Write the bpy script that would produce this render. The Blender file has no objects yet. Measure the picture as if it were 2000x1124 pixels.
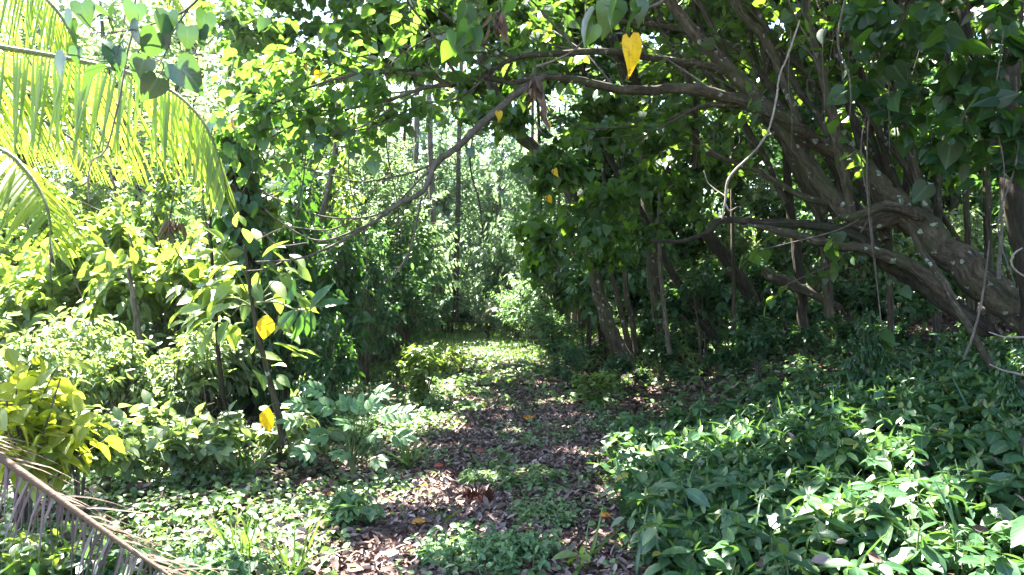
import bpy, math
import numpy as np
from mathutils import Vector

# ------------------------------------------------------------------ camera, sky, sun, exposure
scene = bpy.context.scene
EYE = 1.4
FPX = 1444.0                       # focal length in photograph pixels (2000 wide)
PITCH = math.atan(28 / FPX)        # horizon at row 590
cam_data = bpy.data.cameras.new("camera")
cam_data.sensor_fit = 'HORIZONTAL'
cam_data.sensor_width = 36
cam_data.lens = 36 * FPX / 2000
cam_data.clip_start = 0.05
cam_data.clip_end = 800
cam = bpy.data.objects.new("camera", cam_data)
cam.location = (0, 0, EYE)
cam.rotation_euler = (math.pi / 2 + PITCH, 0, 0)
scene.collection.objects.link(cam)
scene.camera = cam

SUN_EL, SUN_AZ = math.radians(58), math.radians(-40)      # azimuth clockwise from +Y
SUN = Vector((math.sin(SUN_AZ) * math.cos(SUN_EL), math.cos(SUN_AZ) * math.cos(SUN_EL), math.sin(SUN_EL)))
world = bpy.data.worlds.new("World")
scene.world = world
world.use_nodes = True
wn = world.node_tree
sky = wn.nodes.new("ShaderNodeTexSky")
sky.sky_type = 'NISHITA'
sky.sun_disc = False
sky.sun_elevation = SUN_EL
sky.sun_rotation = SUN_AZ
wn.nodes["Background"].inputs[1].default_value = 0.07
wn.links.new(sky.outputs[0], wn.nodes["Background"].inputs[0])
sd = bpy.data.lights.new("sun", 'SUN')
sd.energy = 5.0
sd.angle = math.radians(0.5)
sd.color = (1.0, 0.95, 0.86)
sun = bpy.data.objects.new("sun", sd)
sun.rotation_euler = SUN.to_track_quat('Z', 'Y').to_euler()
sun.location = SUN * 40
scene.collection.objects.link(sun)
scene.view_settings.view_transform = 'Standard'
scene.view_settings.look = 'None'
scene.view_settings.gamma = 1
scene.view_settings.exposure = 3.6
scene.render.engine = 'CYCLES'
scene.cycles.max_bounces = 5
scene.cycles.diffuse_bounces = 2
scene.cycles.glossy_bounces = 2
scene.cycles.transmission_bounces = 3
scene.cycles.caustics_reflective = False
scene.cycles.caustics_refractive = False
scene.cycles.sample_clamp_indirect = 6
scene.cycles.use_denoising = True

# ------------------------------------------------------------------ helpers
rng = np.random.default_rng(11)
CP, SP = math.cos(PITCH), math.sin(PITCH)

def P(px, py, d):
    """point seen at photograph pixel (px, py), d metres ahead of the camera"""
    a, b = (px - 1000) / FPX, (562 - py) / FPX
    fy, fz = CP - b * SP, SP + b * CP
    t = d / fy
    return np.array([a * t, d, EYE + fz * t])

def unit(a):
    return a / np.maximum(np.linalg.norm(a, axis=-1, keepdims=True), 1e-9)

def smooth(x):
    x = np.clip(x, 0, 1)
    return x * x * (3 - 2 * x)

PY = [-10, 2, 4, 6.5, 9.6, 12.6, 16, 20, 26, 40, 90]
PC = [-.15, -.15, -.15, .05, .25, .1, -.55, -1.05, -1.0, -.8, -.5]
PH = [.9, .9, .9, .85, .95, .95, .8, .7, .9, 1.0, 1.0]
def path_c(y): return np.interp(y, PY, PC)
def path_h(y): return np.interp(y, PY, PH)

def G(x, y):
    """height of the ground"""
    x = np.asarray(x, float); y = np.asarray(y, float)
    e = x - path_c(y) - path_h(y)
    w = x - path_c(y) + path_h(y)
    bank = .62 * smooth((e - .1) / 3.2) + .5 * smooth((e - 2.5) / 6) + .02 * np.clip(e - 9, 0, 40)
    lft = .12 * smooth((-w) / 3) + .015 * np.clip(-w - 6, 0, 40)
    bump = .03 * np.sin(x * 2.1 + y * .7) * np.sin(y * 1.7 - x * .6) + .018 * np.sin(x * 5.3 + 1) * np.sin(y * 4.7)
    return bank + lft + bump * (1 - .5 * smooth(1 - np.abs(x - path_c(y)) / 1.2))

def on(px, d):
    """ground point under column px at depth d"""
    x = (px - 1000) / FPX * d
    return np.array([x, d, float(G(x, d))])

class MB:
    """collects leaves, tubes and strips; build() links them as ONE mesh object"""
    def __init__(s):
        s.v, s.f, s.uv, s.r, s.m, s.n = [], [], [], [], [], 0
    def add(s, v, faces, uv, r, m=0):
        """v (N,3); faces list of int arrays (M,k); uv (N,2); r (N,)"""
        s.v.append(v); s.uv.append(uv); s.r.append(r)
        for f in faces:
            if len(f):
                s.f.append(f + s.n); s.m.append(np.full(len(f), m, np.int32))
        s.n += len(v)
    def leaves(s, T, pos, dr, nor, size, r=None, wid=1.0, m=0):
        tv, tf, tuv = T
        N, K = len(pos), len(tv)
        if not N: return
        dr = unit(dr); nor = unit(nor - dr * np.sum(nor * dr, 1, keepdims=True)); X = np.cross(dr, nor)
        size = np.broadcast_to(size, (N,)); wid = np.broadcast_to(wid, (N,))
        v = pos[:, None] + size[:, None, None] * (tv[None, :, 0, None] * wid[:, None, None] * X[:, None] + tv[None, :, 1, None] * dr[:, None] + tv[None, :, 2, None] * nor[:, None])
        if r is None: r = rng.random(N)
        off = (np.arange(N) * K)[:, None, None]
        s.add(v.reshape(-1, 3), [(f[None] + off).reshape(-1, f.shape[1]) for f in tf], np.tile(tuv, (N, 1)), np.repeat(r, K), m)
    def tube(s, pts, rad, seg=8, wob=.06, step=None, m=0, knots=True):
        pts = np.asarray(pts, float); rad = np.asarray(rad, float)
        if len(rad) != len(pts): rad = np.interp(np.linspace(0, 1, len(pts)), np.linspace(0, 1, len(rad)), rad)
        # Catmull-Rom
        n = len(pts)
        if n > 2:
            ext = np.vstack([2 * pts[0] - pts[1], pts, 2 * pts[-1] - pts[-2]])
            sub = 5
            out, ro = [], []
            for i in range(n - 1):
                p0, p1, p2, p3 = ext[i:i + 4]
                t = np.linspace(0, 1, sub, endpoint=False)[:, None]
                out.append(.5 * (2 * p1 + (p2 - p0) * t + (2 * p0 - 5 * p1 + 4 * p2 - p3) * t ** 2 + (3 * p1 - p0 - 3 * p2 + p3) * t ** 3))
                ro.append(rad[i] + (rad[i + 1] - rad[i]) * t[:, 0])
            pts = np.vstack(out + [pts[-1:]]); rad = np.concatenate(ro + [rad[-1:]])
        n = len(pts)
        if wob and n > 4:
            j = rng.normal(0, 1, (n, 3)) * rad[:, None] * wob * 2.0
            j[0] = 0; pts = pts + j
        tan = unit(np.gradient(pts, axis=0))
        a = np.array([0, 0, 1.]) if abs(tan[0, 2]) < .9 else np.array([1., 0, 0])
        x = unit(np.cross(tan[0], a)); L = np.concatenate([[0], np.cumsum(np.linalg.norm(np.diff(pts, axis=0), axis=1))])
        V, U = [], []
        ang = np.linspace(0, 2 * np.pi, seg, endpoint=False)
        ph = rng.random(3) * 6
        for i in range(n):
            x = unit(x - tan[i] * np.dot(x, tan[i])); y = np.cross(tan[i], x)
            rr = rad[i] * (1 + wob * (1.2 * np.sin(2 * ang + ph[0] + L[i] * 3) + np.sin(3 * ang + ph[1] - L[i] * 5)) + rng.normal(0, wob * .5, seg))
            V.append(pts[i] + rr[:, None] * (np.cos(ang)[:, None] * x + np.sin(ang)[:, None] * y))
            U.append(np.stack([ang / 6.283, np.full(seg, L[i])], 1))
        V.append(pts[-1:] + tan[-1:] * rad[-1]); U.append(np.array([[0, L[-1]]]))
        V = np.vstack(V); U = np.vstack(U)
        i, k = np.meshgrid(np.arange(n - 1), np.arange(seg), indexing='ij')
        k2 = (k + 1) % seg
        q = np.stack([i * seg + k, i * seg + k2, (i + 1) * seg + k2, (i + 1) * seg + k], -1).reshape(-1, 4)
        kk = np.arange(seg)
        cap = np.stack([(n - 1) * seg + kk, (n - 1) * seg + (kk + 1) % seg, np.full(seg, n * seg)], 1)
        s.add(V, [q, cap], U, np.full(len(V), rng.random()), m)
        return pts
    def build(s, name, mats, parent=None, loc=None):
        me = bpy.data.meshes.new(name)
        v = np.vstack(s.v)
        if loc is not None: v = v - np.asarray(loc)
        loops = np.concatenate([f.ravel() for f in s.f]).astype(np.int32)
        tot = np.concatenate([np.full(len(f), f.shape[1], np.int32) for f in s.f])
        me.vertices.add(len(v)); me.vertices.foreach_set("co", v.astype(np.float32).ravel())
        me.loops.add(len(loops)); me.loops.foreach_set("vertex_index", loops)
        me.polygons.add(len(tot))
        me.polygons.foreach_set("loop_start", np.concatenate([[0], np.cumsum(tot)[:-1]]).astype(np.int32))
        me.polygons.foreach_set("loop_total", tot)
        me.polygons.foreach_set("use_smooth", np.ones(len(tot), bool))
        me.polygons.foreach_set("material_index", np.concatenate(s.m))
        uv = np.vstack(s.uv)
        ul = me.uv_layers.new(name="UVMap"); ul.data.foreach_set("uv", uv[loops].astype(np.float32).ravel())
        at = me.attributes.new("rnd", 'FLOAT', 'POINT'); at.data.foreach_set("value", np.concatenate(s.r).astype(np.float32))
        me.update(calc_edges=True); me.validate()
        for mt in (mats if isinstance(mats, (list, tuple)) else [mats]): me.materials.append(mt)
        o = bpy.data.objects.new(name, me)
        scene.collection.objects.link(o)
        if loc is not None and parent is None: o.location = loc
        if parent is not None: o.parent = parent
        return o

def tag(o, label=None, cat=None, group=None, kind=None):
    if label: o["label"] = label
    if cat: o["category"] = cat
    if group: o["group"] = group
    if kind: o["kind"] = kind
    return o

def thing(name, label, cat, loc=(0, 0, 0), group=None):
    o = bpy.data.objects.new(name, None)
    o.empty_display_size = .1
    scene.collection.objects.link(o)
    o.location = tuple(float(c) for c in loc)
    return tag(o, label, cat, group)

def dup(root, loc, rz=0, sc=1.0, label=None, group=None, tilt=(0, 0)):
    r = root.copy(); scene.collection.objects.link(r)
    r.location = tuple(float(c) for c in loc); r.rotation_euler = (tilt[0], tilt[1], rz)
    r.scale = (sc, sc, sc) if np.isscalar(sc) else sc
    if label: r["label"] = label
    if group: r["group"] = group
    for ch in list(root.children):
        c = ch.copy(); scene.collection.objects.link(c); c.parent = r
        for g in list(ch.children):
            e = g.copy(); scene.collection.objects.link(e); e.parent = c
    return r

# ------------------------------------------------------------------ leaf shapes: x across, y along (0..1), z up
def strip_leaf(rows, fold=.18, droop=.25):
    """rows: (y, half width); first and last are points"""
    v, uv = [], []
    for y, w in rows:
        z = -droop * y * y
        if w == 0: v += [(0, y, z)]; uv += [(.5, y)]
        else:
            v += [(-w, y, z + fold * w), (0, y, z), (w, y, z + fold * w)]; uv += [(0, y), (.5, y), (1, y)]
    tri, quad, i = [], [], 0
    for a, b in zip(rows[:-1], rows[1:]):
        if a[1] == 0 and b[1]: tri += [(i, i + 2, i + 1), (i, i + 3, i + 2)]; i += 1
        elif a[1] and b[1]: quad += [(i, i + 1, i + 4, i + 3), (i + 1, i + 2, i + 5, i + 4)]; i += 3
        else: tri += [(i, i + 1, i + 3), (i + 1, i + 2, i + 3)]; i += 3
    return np.array(v, float), [np.array(tri, int).reshape(-1, 3), np.array(quad, int).reshape(-1, 4)], np.array(uv, float)

LANCE = strip_leaf([(0, 0), (.12, .07), (.32, .165), (.55, .185), (.78, .115), (1, 0)], .35, .28)
OVAL = strip_leaf([(0, 0), (.1, .12), (.32, .27), (.58, .28), (.82, .16), (1, 0)], .3, .22)
ROUND = strip_leaf([(0, 0), (.12, .26), (.4, .42), (.7, .38), (.92, .17), (1, 0)], .2, .15)
LOW = strip_leaf([(0, 0), (.45, .2), (1, 0)], .35, .2)
LOWR = strip_leaf([(0, 0), (.4, .36), (1, 0)], .3, .2)
BLADE = strip_leaf([(0, 0), (.05, .022), (.3, .026), (.6, .02), (.85, .012), (1, 0)], .3, .45)
LITTER = strip_leaf([(0, 0), (.25, .2), (.6, .22), (1, 0)], .8, -.35)
def heart(fold=.22, droop=.2, side=.25):
    half = [(.0, .1), (.16, -.02), (.36, .02), (.47, .2), (.44, .42), (.3, .68), (.12, .9), (0, 1.06)]
    mid = [(0, .1), (0, .3), (0, .55), (0, .8), (0, 1.06)]
    def z(x, y): return fold * abs(x) - droop * y * y - side * x * x
    v = [(x, y, z(x, y)) for x, y in mid]; uv = [(.5, y) for x, y in mid]
    tri, quad = [], []
    for sgn in (1, -1):
        b = len(v)
        for x, y in half[1:-1]: v.append((x * sgn, y, z(x, y))); uv.append((.5 + x * sgn, y))
        F = [(0, b, b + 1), (0, b + 1, 1), (1, b + 1, b + 2), (1, b + 2, b + 3), (1, b + 3, 2), (2, b + 3, b + 4), (2, b + 4, 3), (3, b + 4, b + 5), (3, b + 5, 4)]
        tri += [f if sgn > 0 else f[::-1] for f in F]
    return np.array(v, float), [np.array(tri)], np.array(uv, float)
HEART = heart()
HEARTC = heart(.55, .5, .7)

def sprays(c, o, L, n, size, droop=.35, spread=.9, noise=.3, up=.45, szvar=.3):
    """twigs ending at c (K,3) along o (K,3), length L, n leaves each set alternately -> pos, dir, normal, size"""
    K = len(c); o = unit(o); L = np.broadcast_to(L, (K,))
    u = unit(np.array([0, 0, 1.]) + rng.normal(0, up, (K, 3)))
    lat = unit(np.cross(o, u) + 1e-6)
    t = (np.arange(n) + rng.random((K, n)) * .6) / n
    sd_ = np.where(np.arange(n) % 2 == 0, 1., -1.)[None] * np.ones((K, 1))
    sd_[:, -1] *= .15
    pos = c[:, None] - o[:, None] * (L[:, None] * (1 - t))[:, :, None]
    d = o[:, None] * .55 + lat[:, None] * sd_[:, :, None] * spread + rng.normal(0, noise, (K, n, 3))
    d = unit(d); d[..., 2] -= droop * (.5 + rng.random((K, n)))
    nn = u[:, None] + rng.normal(0, noise, (K, n, 3))
    sz = size * (1 + rng.normal(0, szvar, (K, n))).clip(.45, 1.35)
    return pos.reshape(-1, 3), unit(d).reshape(-1, 3), unit(nn).reshape(-1, 3), sz.reshape(-1)

def blob(n, c, rad, lobes=7, lobe=.42, hollow=.35):
    """n points in an uneven lobed crown; also outward directions"""
    c = np.asarray(c, float); rad = np.asarray(rad, float)
    q = unit(rng.normal(0, 1, (lobes, 3))) * (rng.random((lobes, 1)) ** .5) * .75
    k = rng.integers(0, lobes, n)
    e = unit(rng.normal(0, 1, (n, 3))) * (hollow + (1 - hollow) * rng.random((n, 1)) ** .6) * lobe * (1 + .3 * np.sin(k * 2.3))[:, None]
    p = q[k] + e
    out = unit(e + .35 * q[k] + np.array([0, 0, .1]))
    return c + p * rad, out

# ------------------------------------------------------------------ materials
def nd(nt, t, **kw):
    n = nt.nodes.new(t)
    for k, v in kw.items(): setattr(n, k, v)
    return n

def ramp(nt, cols, pos=None):
    n = nd(nt, "ShaderNodeValToRGB")
    cr = n.color_ramp
    pos = pos or [i / (len(cols) - 1) for i in range(len(cols))]
    while len(cr.elements) < len(cols): cr.elements.new(.5)
    for e, c, p in zip(cr.elements, cols, pos): e.position = p; e.color = (*c, 1)
    return n

def leaf_mat(name, cols, trans, tcol, rough=.38, vein=.5, spec=.5, scale=1.0, pos=None):
    """cols: ramp over each leaf's own random number; trans: share of light let through; vein: pale midrib"""
    m = bpy.data.materials.new(name); m.use_nodes = True; nt = m.node_tree; L = nt.links
    nt.nodes.clear()
    out = nd(nt, "ShaderNodeOutputMaterial")
    at = nd(nt, "ShaderNodeAttribute", attribute_name="rnd")
    rp = ramp(nt, cols, pos); L.new(at.outputs["Fac"], rp.inputs[0])
    oi = nd(nt, "ShaderNodeObjectInfo")
    hs = nd(nt, "ShaderNodeHueSaturation")
    mv = nd(nt, "ShaderNodeMapRange"); mv.inputs[3].default_value = .8; mv.inputs[4].default_value = 1.25
    L.new(oi.outputs["Random"], mv.inputs[0]); L.new(mv.outputs[0], hs.inputs["Value"]); L.new(rp.outputs[0], hs.inputs["Color"])
    base = hs.outputs[0]
    # blotches
    tc = nd(nt, "ShaderNodeTexCoord"); nz = nd(nt, "ShaderNodeTexNoise"); nz.inputs["Scale"].default_value = 38 * scale; nz.inputs["Detail"].default_value = 3
    L.new(tc.outputs["Object"], nz.inputs["Vector"])
    mb = nd(nt, "ShaderNodeMapRange"); mb.inputs[1].default_value = .3; mb.inputs[2].default_value = .7; mb.inputs[3].default_value = .72; mb.inputs[4].default_value = 1.2
    L.new(nz.outputs[0], mb.inputs[0])
    mm = nd(nt, "ShaderNodeMix", data_type='RGBA', blend_type='MULTIPLY'); mm.inputs[0].default_value = 1
    L.new(base, mm.inputs[6]); L.new(mb.outputs[0], mm.inputs[7]); base = mm.outputs[2]
    nrm = None
    if vein:
        uv = nd(nt, "ShaderNodeUVMap"); sx = nd(nt, "ShaderNodeSeparateXYZ"); L.new(uv.outputs[0], sx.inputs[0])
        a = nd(nt, "ShaderNodeMath", operation='SUBTRACT'); a.inputs[1].default_value = .5; L.new(sx.outputs[0], a.inputs[0])
        b = nd(nt, "ShaderNodeMath", operation='ABSOLUTE'); L.new(a.outputs[0], b.inputs[0])
        c = nd(nt, "ShaderNodeMapRange"); c.inputs[1].default_value = .02; c.inputs[2].default_value = .06; c.inputs[3].default_value = 1; c.inputs[4].default_value = 0
        L.new(b.outputs[0], c.inputs[0])
        # side veins: stripes along v - |u|
        k = nd(nt, "ShaderNodeMath", operation='MULTIPLY_ADD'); k.inputs[1].default_value = -.7; L.new(b.outputs[0], k.inputs[0]); L.new(sx.outputs[1], k.inputs[2])
        s = nd(nt, "ShaderNodeMath", operation='MULTIPLY'); s.inputs[1].default_value = 50; L.new(k.outputs[0], s.inputs[0])
        s2 = nd(nt, "ShaderNodeMath", operation='SINE'); L.new(s.outputs[0], s2.inputs[0])
        s3 = nd(nt, "ShaderNodeMapRange"); s3.inputs[1].default_value = .75; s3.inputs[2].default_value = 1; s3.inputs[4].default_value = .45; L.new(s2.outputs[0], s3.inputs[0])
        mx = nd(nt, "ShaderNodeMath", operation='MAXIMUM'); L.new(c.outputs[0], mx.inputs[0]); L.new(s3.outputs[0], mx.inputs[1])
        sc = nd(nt, "ShaderNodeMath", operation='MULTIPLY'); sc.inputs[1].default_value = vein; L.new(mx.outputs[0], sc.inputs[0])
        mvn = nd(nt, "ShaderNodeMix", data_type='RGBA'); L.new(sc.outputs[0], mvn.inputs[0]); L.new(base, mvn.inputs[6])
        pale = tuple(min(1, q * 1.8 + .05) for q in cols[len(cols) // 2]); mvn.inputs[7].default_value = (*pale, 1); base = mvn.outputs[2]
        bp = nd(nt, "ShaderNodeBump"); bp.inputs["Strength"].default_value = .25; bp.inputs["Distance"].default_value = .004; L.new(mx.outputs[0], bp.inputs["Height"]); nrm = bp.outputs[0]
    pr = nd(nt, "ShaderNodeBsdfPrincipled"); L.new(base, pr.inputs["Base Color"])
    pr.inputs["Roughness"].default_value = rough; pr.inputs["Specular IOR Level"].default_value = spec
    if nrm: L.new(nrm, pr.inputs["Normal"])
    tl = nd(nt, "ShaderNodeBsdfTranslucent")
    tm = nd(nt, "ShaderNodeMix", data_type='RGBA', blend_type='MULTIPLY'); tm.inputs[0].default_value = .75; tm.inputs[6].default_value = (*tcol, 1)
    mul = nd(nt, "ShaderNodeMapRange"); mul.inputs[3].default_value = .55; mul.inputs[4].default_value = 1.3; L.new(at.outputs["Fac"], mul.inputs[0]); L.new(mul.outputs[0], tm.inputs[7])
    L.new(tm.outputs[2], tl.inputs["Color"])
    mix = nd(nt, "ShaderNodeMixShader"); mix.inputs[0].default_value = trans
    L.new(pr.outputs[0], mix.inputs[1]); L.new(tl.outputs[0], mix.inputs[2]); L.new(mix.outputs[0], out.inputs[0])
    return m

def rough_mat(name, cols, scale, rough=.85, bump=.5, stretch=(1, 1, 1), spots=None, use_rnd=False, detail=6, bdist=.02):
    m = bpy.data.materials.new(name); m.use_nodes = True; nt = m.node_tree; L = nt.links
    pr = nt.nodes["Principled BSDF"]; pr.inputs["Roughness"].default_value = rough; pr.inputs["Specular IOR Level"].default_value = .25
    tc = nd(nt, "ShaderNodeTexCoord"); mp = nd(nt, "ShaderNodeMapping"); mp.inputs["Scale"].default_value = stretch
    L.new(tc.outputs["Object"], mp.inputs[0])
    nz = nd(nt, "ShaderNodeTexNoise"); nz.inputs["Scale"].default_value = scale; nz.inputs["Detail"].default_value = detail; nz.inputs["Roughness"].default_value = .65
    L.new(mp.outputs[0], nz.inputs["Vector"])
    n2 = nd(nt, "ShaderNodeTexNoise"); n2.inputs["Scale"].default_value = scale * .17; n2.inputs["Detail"].default_value = 3
    L.new(mp.outputs[0], n2.inputs["Vector"])
    ad = nd(nt, "ShaderNodeMath", operation='MULTIPLY_ADD'); ad.inputs[1].default_value = .6
    L.new(nz.outputs[0], ad.inputs[0])
    src = n2.outputs[0]
    if use_rnd:
        at = nd(nt, "ShaderNodeAttribute", attribute_name="rnd"); src = at.outputs["Fac"]
    h = nd(nt, "ShaderNodeMath", operation='MULTIPLY'); h.inputs[1].default_value = .4 if not use_rnd else .75; L.new(src, h.inputs[0])
    if use_rnd: ad.inputs[1].default_value = .25
    L.new(h.outputs[0], ad.inputs[2])
    mr = nd(nt, "ShaderNodeMapRange"); mr.inputs[1].default_value = .3 if not use_rnd else .05; mr.inputs[2].default_value = .7 if not use_rnd else .95
    L.new(ad.outputs[0], mr.inputs[0])
    rp = ramp(nt, cols); L.new(mr.outputs[0], rp.inputs[0]); col = rp.outputs[0]
    if spots:
        scol, ssc, size = spots
        vo = nd(nt, "ShaderNodeTexVoronoi"); vo.inputs["Scale"].default_value = ssc; vo.inputs["Randomness"].default_value = 1
        nv = nd(nt, "ShaderNodeTexNoise"); nv.inputs["Scale"].default_value = ssc * 2.5
        L.new(tc.outputs["Object"], nv.inputs["Vector"])
        va = nd(nt, "ShaderNodeVectorMath", operation='MULTIPLY_ADD'); va.inputs[1].default_value = (.08, .08, .08); L.new(nv.outputs["Color"], va.inputs[0]); L.new(tc.outputs["Object"], va.inputs[2])
        L.new(va.outputs[0], vo.inputs["Vector"])
        sh = nd(nt, "ShaderNodeSeparateColor"); L.new(vo.outputs["Color"], sh.inputs[0])
        th = nd(nt, "ShaderNodeMath", operation='MULTIPLY'); th.inputs[1].default_value = size; L.new(sh.outputs[0], th.inputs[0])
        lt = nd(nt, "ShaderNodeMath", operation='LESS_THAN'); L.new(vo.outputs["Distance"], lt.inputs[0]); L.new(th.outputs[0], lt.inputs[1])
        mx = nd(nt, "ShaderNodeMix", data_type='RGBA'); L.new(lt.outputs[0], mx.inputs[0]); L.new(col, mx.inputs[6]); mx.inputs[7].default_value = (*scol, 1); col = mx.outputs[2]
    L.new(col, pr.inputs["Base Color"])
    bp = nd(nt, "ShaderNodeBump"); bp.inputs["Strength"].default_value = bump; bp.inputs["Distance"].default_value = bdist
    L.new(nz.outputs[0], bp.inputs["Height"]); L.new(bp.outputs[0], pr.inputs["Normal"])
    return m

def bark_mat(name, cols, moss, moss_amt, spots=None):
    m = rough_mat(name, cols, 24, .92, 1, (1, 1, .35), spots, bdist=.02); nt = m.node_tree; L = nt.links; pr = nt.nodes["Principled BSDF"]
    uv = nd(nt, "ShaderNodeUVMap"); mp = nd(nt, "ShaderNodeMapping"); mp.inputs["Scale"].default_value = (9, 3.2, 1); L.new(uv.outputs[0], mp.inputs[0])
    nz = nd(nt, "ShaderNodeTexNoise"); nz.inputs["Scale"].default_value = 1.6; nz.inputs["Detail"].default_value = 7; nz.inputs["Roughness"].default_value = .7; nz.inputs["Distortion"].default_value = .6
    L.new(mp.outputs[0], nz.inputs["Vector"])
    mr = nd(nt, "ShaderNodeMapRange"); mr.inputs[1].default_value = .36; mr.inputs[2].default_value = .62; mr.inputs[3].default_value = .3; mr.inputs[4].default_value = 1.35; L.new(nz.outputs[0], mr.inputs[0])
    mx = nd(nt, "ShaderNodeMix", data_type='RGBA', blend_type='MULTIPLY'); mx.inputs[0].default_value = 1
    L.new(pr.inputs["Base Color"].links[0].from_socket, mx.inputs[6]); L.new(mr.outputs[0], mx.inputs[7])
    tc = nd(nt, "ShaderNodeTexCoord"); n2 = nd(nt, "ShaderNodeTexNoise"); n2.inputs["Scale"].default_value = 2.6; n2.inputs["Detail"].default_value = 6; n2.inputs["Roughness"].default_value = .7
    L.new(tc.outputs["Object"], n2.inputs["Vector"])
    m2 = nd(nt, "ShaderNodeMapRange"); m2.inputs[1].default_value = .48; m2.inputs[2].default_value = .62; m2.inputs[4].default_value = moss_amt; L.new(n2.outputs[0], m2.inputs[0])
    mm = nd(nt, "ShaderNodeMix", data_type='RGBA'); L.new(m2.outputs[0], mm.inputs[0]); L.new(mx.outputs[2], mm.inputs[6]); mm.inputs[7].default_value = (*moss, 1)
    L.new(mm.outputs[2], pr.inputs["Base Color"])
    bp = nd(nt, "ShaderNodeBump"); bp.inputs["Strength"].default_value = 1; bp.inputs["Distance"].default_value = .025; L.new(nz.outputs[0], bp.inputs["Height"])
    L.new(pr.inputs["Normal"].links[0].from_socket, bp.inputs["Normal"]); L.new(bp.outputs[0], pr.inputs["Normal"])
    return m

M = {}
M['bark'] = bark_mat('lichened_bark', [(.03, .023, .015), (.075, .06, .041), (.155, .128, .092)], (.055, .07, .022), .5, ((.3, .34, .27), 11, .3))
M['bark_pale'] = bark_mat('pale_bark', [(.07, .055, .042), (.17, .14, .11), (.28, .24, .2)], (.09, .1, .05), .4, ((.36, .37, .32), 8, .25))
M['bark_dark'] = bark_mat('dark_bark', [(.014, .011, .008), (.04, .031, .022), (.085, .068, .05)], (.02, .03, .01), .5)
M['twig'] = rough_mat("twig_bark", [(.035, .028, .022), (.09, .074, .06), (.19, .165, .14)], 40, .8, .5)
M['vine'] = rough_mat("pale_vine", [(.1, .08, .066), (.21, .18, .15), (.34, .3, .26)], 50, .8, .4)
M['stem_green'] = rough_mat("green_stem", [(.05, .07, .02), (.1, .13, .045), (.17, .2, .08)], 40, .55, .3)
M['soil'] = rough_mat("litter_soil", [(.022, .016, .012), (.06, .043, .034), (.13, .095, .08)], 16, .95, 1, (1, 1, 1), None, False, 8)
M['path'] = rough_mat("path_litter", [(.035, .022, .017), (.1, .068, .057), (.2, .145, .128)], 22, .95, 1, (1, 1, 1), None, False, 9)
M['litter'] = rough_mat("dry_leaf", [(.04, .022, .017), (.118, .074, .061), (.24, .165, .145), (.46, .37, .34)], 30, .7, .4, (1, 1, 1), None, True)
M['dead_frond'] = rough_mat("dead_frond", [(.05, .034, .032), (.11, .08, .077), (.22, .175, .17)], 30, .7, .3, (1, 1, 1), None, True)
M['dead_brown'] = rough_mat("dead_brown", [(.05, .03, .02), (.12, .08, .055), (.22, .16, .12)], 30, .75, .4, (1, 1, 1), None, True)
M['husk'] = rough_mat("rotten_husk", [(.03, .01, .006), (.1, .032, .018), (.2, .08, .05)], 30, .8, .5, (1, 1, 1), None, True)

GD, GM, GB = (.018, .05, .012), (.035, .09, .02), (.06, .13, .025)
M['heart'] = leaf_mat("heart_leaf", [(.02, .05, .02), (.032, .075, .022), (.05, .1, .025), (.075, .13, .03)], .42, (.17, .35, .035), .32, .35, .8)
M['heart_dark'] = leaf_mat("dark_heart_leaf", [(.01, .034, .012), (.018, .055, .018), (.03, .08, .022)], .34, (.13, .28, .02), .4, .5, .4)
M['curtain'] = leaf_mat('shade_tinted_heart_leaf', [(.018, .05, .016), (.03, .075, .02), (.048, .1, .024)], .44, (.22, .4, .03), .42, .35)  # heart leaf darkened so the colour itself carries the curtain's shade
M['blue_heart'] = leaf_mat('bluish_heart_leaf', [(.014, .05, .03), (.022, .07, .042), (.035, .09, .05)], .22, (.12, .26, .03), .3, .4, .9)
M['lime'] = leaf_mat("lime_leaf", [(.05, .11, .025), (.085, .155, .035), (.13, .2, .05), (.18, .23, .07)], .4, (.32, .47, .05), .38, .35, .8)
M['mid'] = leaf_mat("mid_leaf", [(.04, .09, .025), (.065, .13, .04), (.1, .17, .05), (.14, .2, .05)], .4, (.27, .44, .04), .34, .3)
M['pale_thicket'] = leaf_mat("pale_thicket_leaf", [(.06, .125, .05), (.1, .165, .075), (.15, .2, .1), (.2, .24, .12)], .36, (.33, .48, .1), .4, .3, .9)
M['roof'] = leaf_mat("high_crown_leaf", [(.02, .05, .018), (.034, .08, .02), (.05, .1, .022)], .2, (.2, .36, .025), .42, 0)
M['gloss'] = leaf_mat("glossy_leaf", [(.016, .055, .02), (.026, .08, .028), (.04, .105, .03)], .26, (.12, .3, .025), .28, .3)
M['blue'] = leaf_mat("bluish_leaf", [(.03, .08, .045), (.045, .11, .055), (.07, .14, .07)], .3, (.14, .32, .06), .38, .25)
M['far'] = leaf_mat("distant_leaf", [(.06, .11, .06), (.1, .16, .085), (.15, .21, .12)], .44, (.34, .5, .14), .4, 0)  # colour paled in place of haze over the farther trees
M['sunny'] = leaf_mat('sun_tinted_lime_leaf', [(.1, .16, .02), (.18, .23, .03), (.28, .27, .04)], .48, (.52, .6, .04), .36, .4, .8)  # bush stands in frond shade; sunlight is put into its leaf colour
M['misty'] = leaf_mat('haze_tinted_leaf', [(.07, .12, .08), (.11, .17, .115), (.16, .21, .15)], .42, (.3, .47, .19), .4, 0)  # far haze painted in as a pale bluish leaf colour
M['far_dark'] = leaf_mat("distant_dark_leaf", [(.018, .055, .026), (.03, .08, .035), (.045, .1, .04)], .3, (.12, .28, .04), .36, 0)
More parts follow.
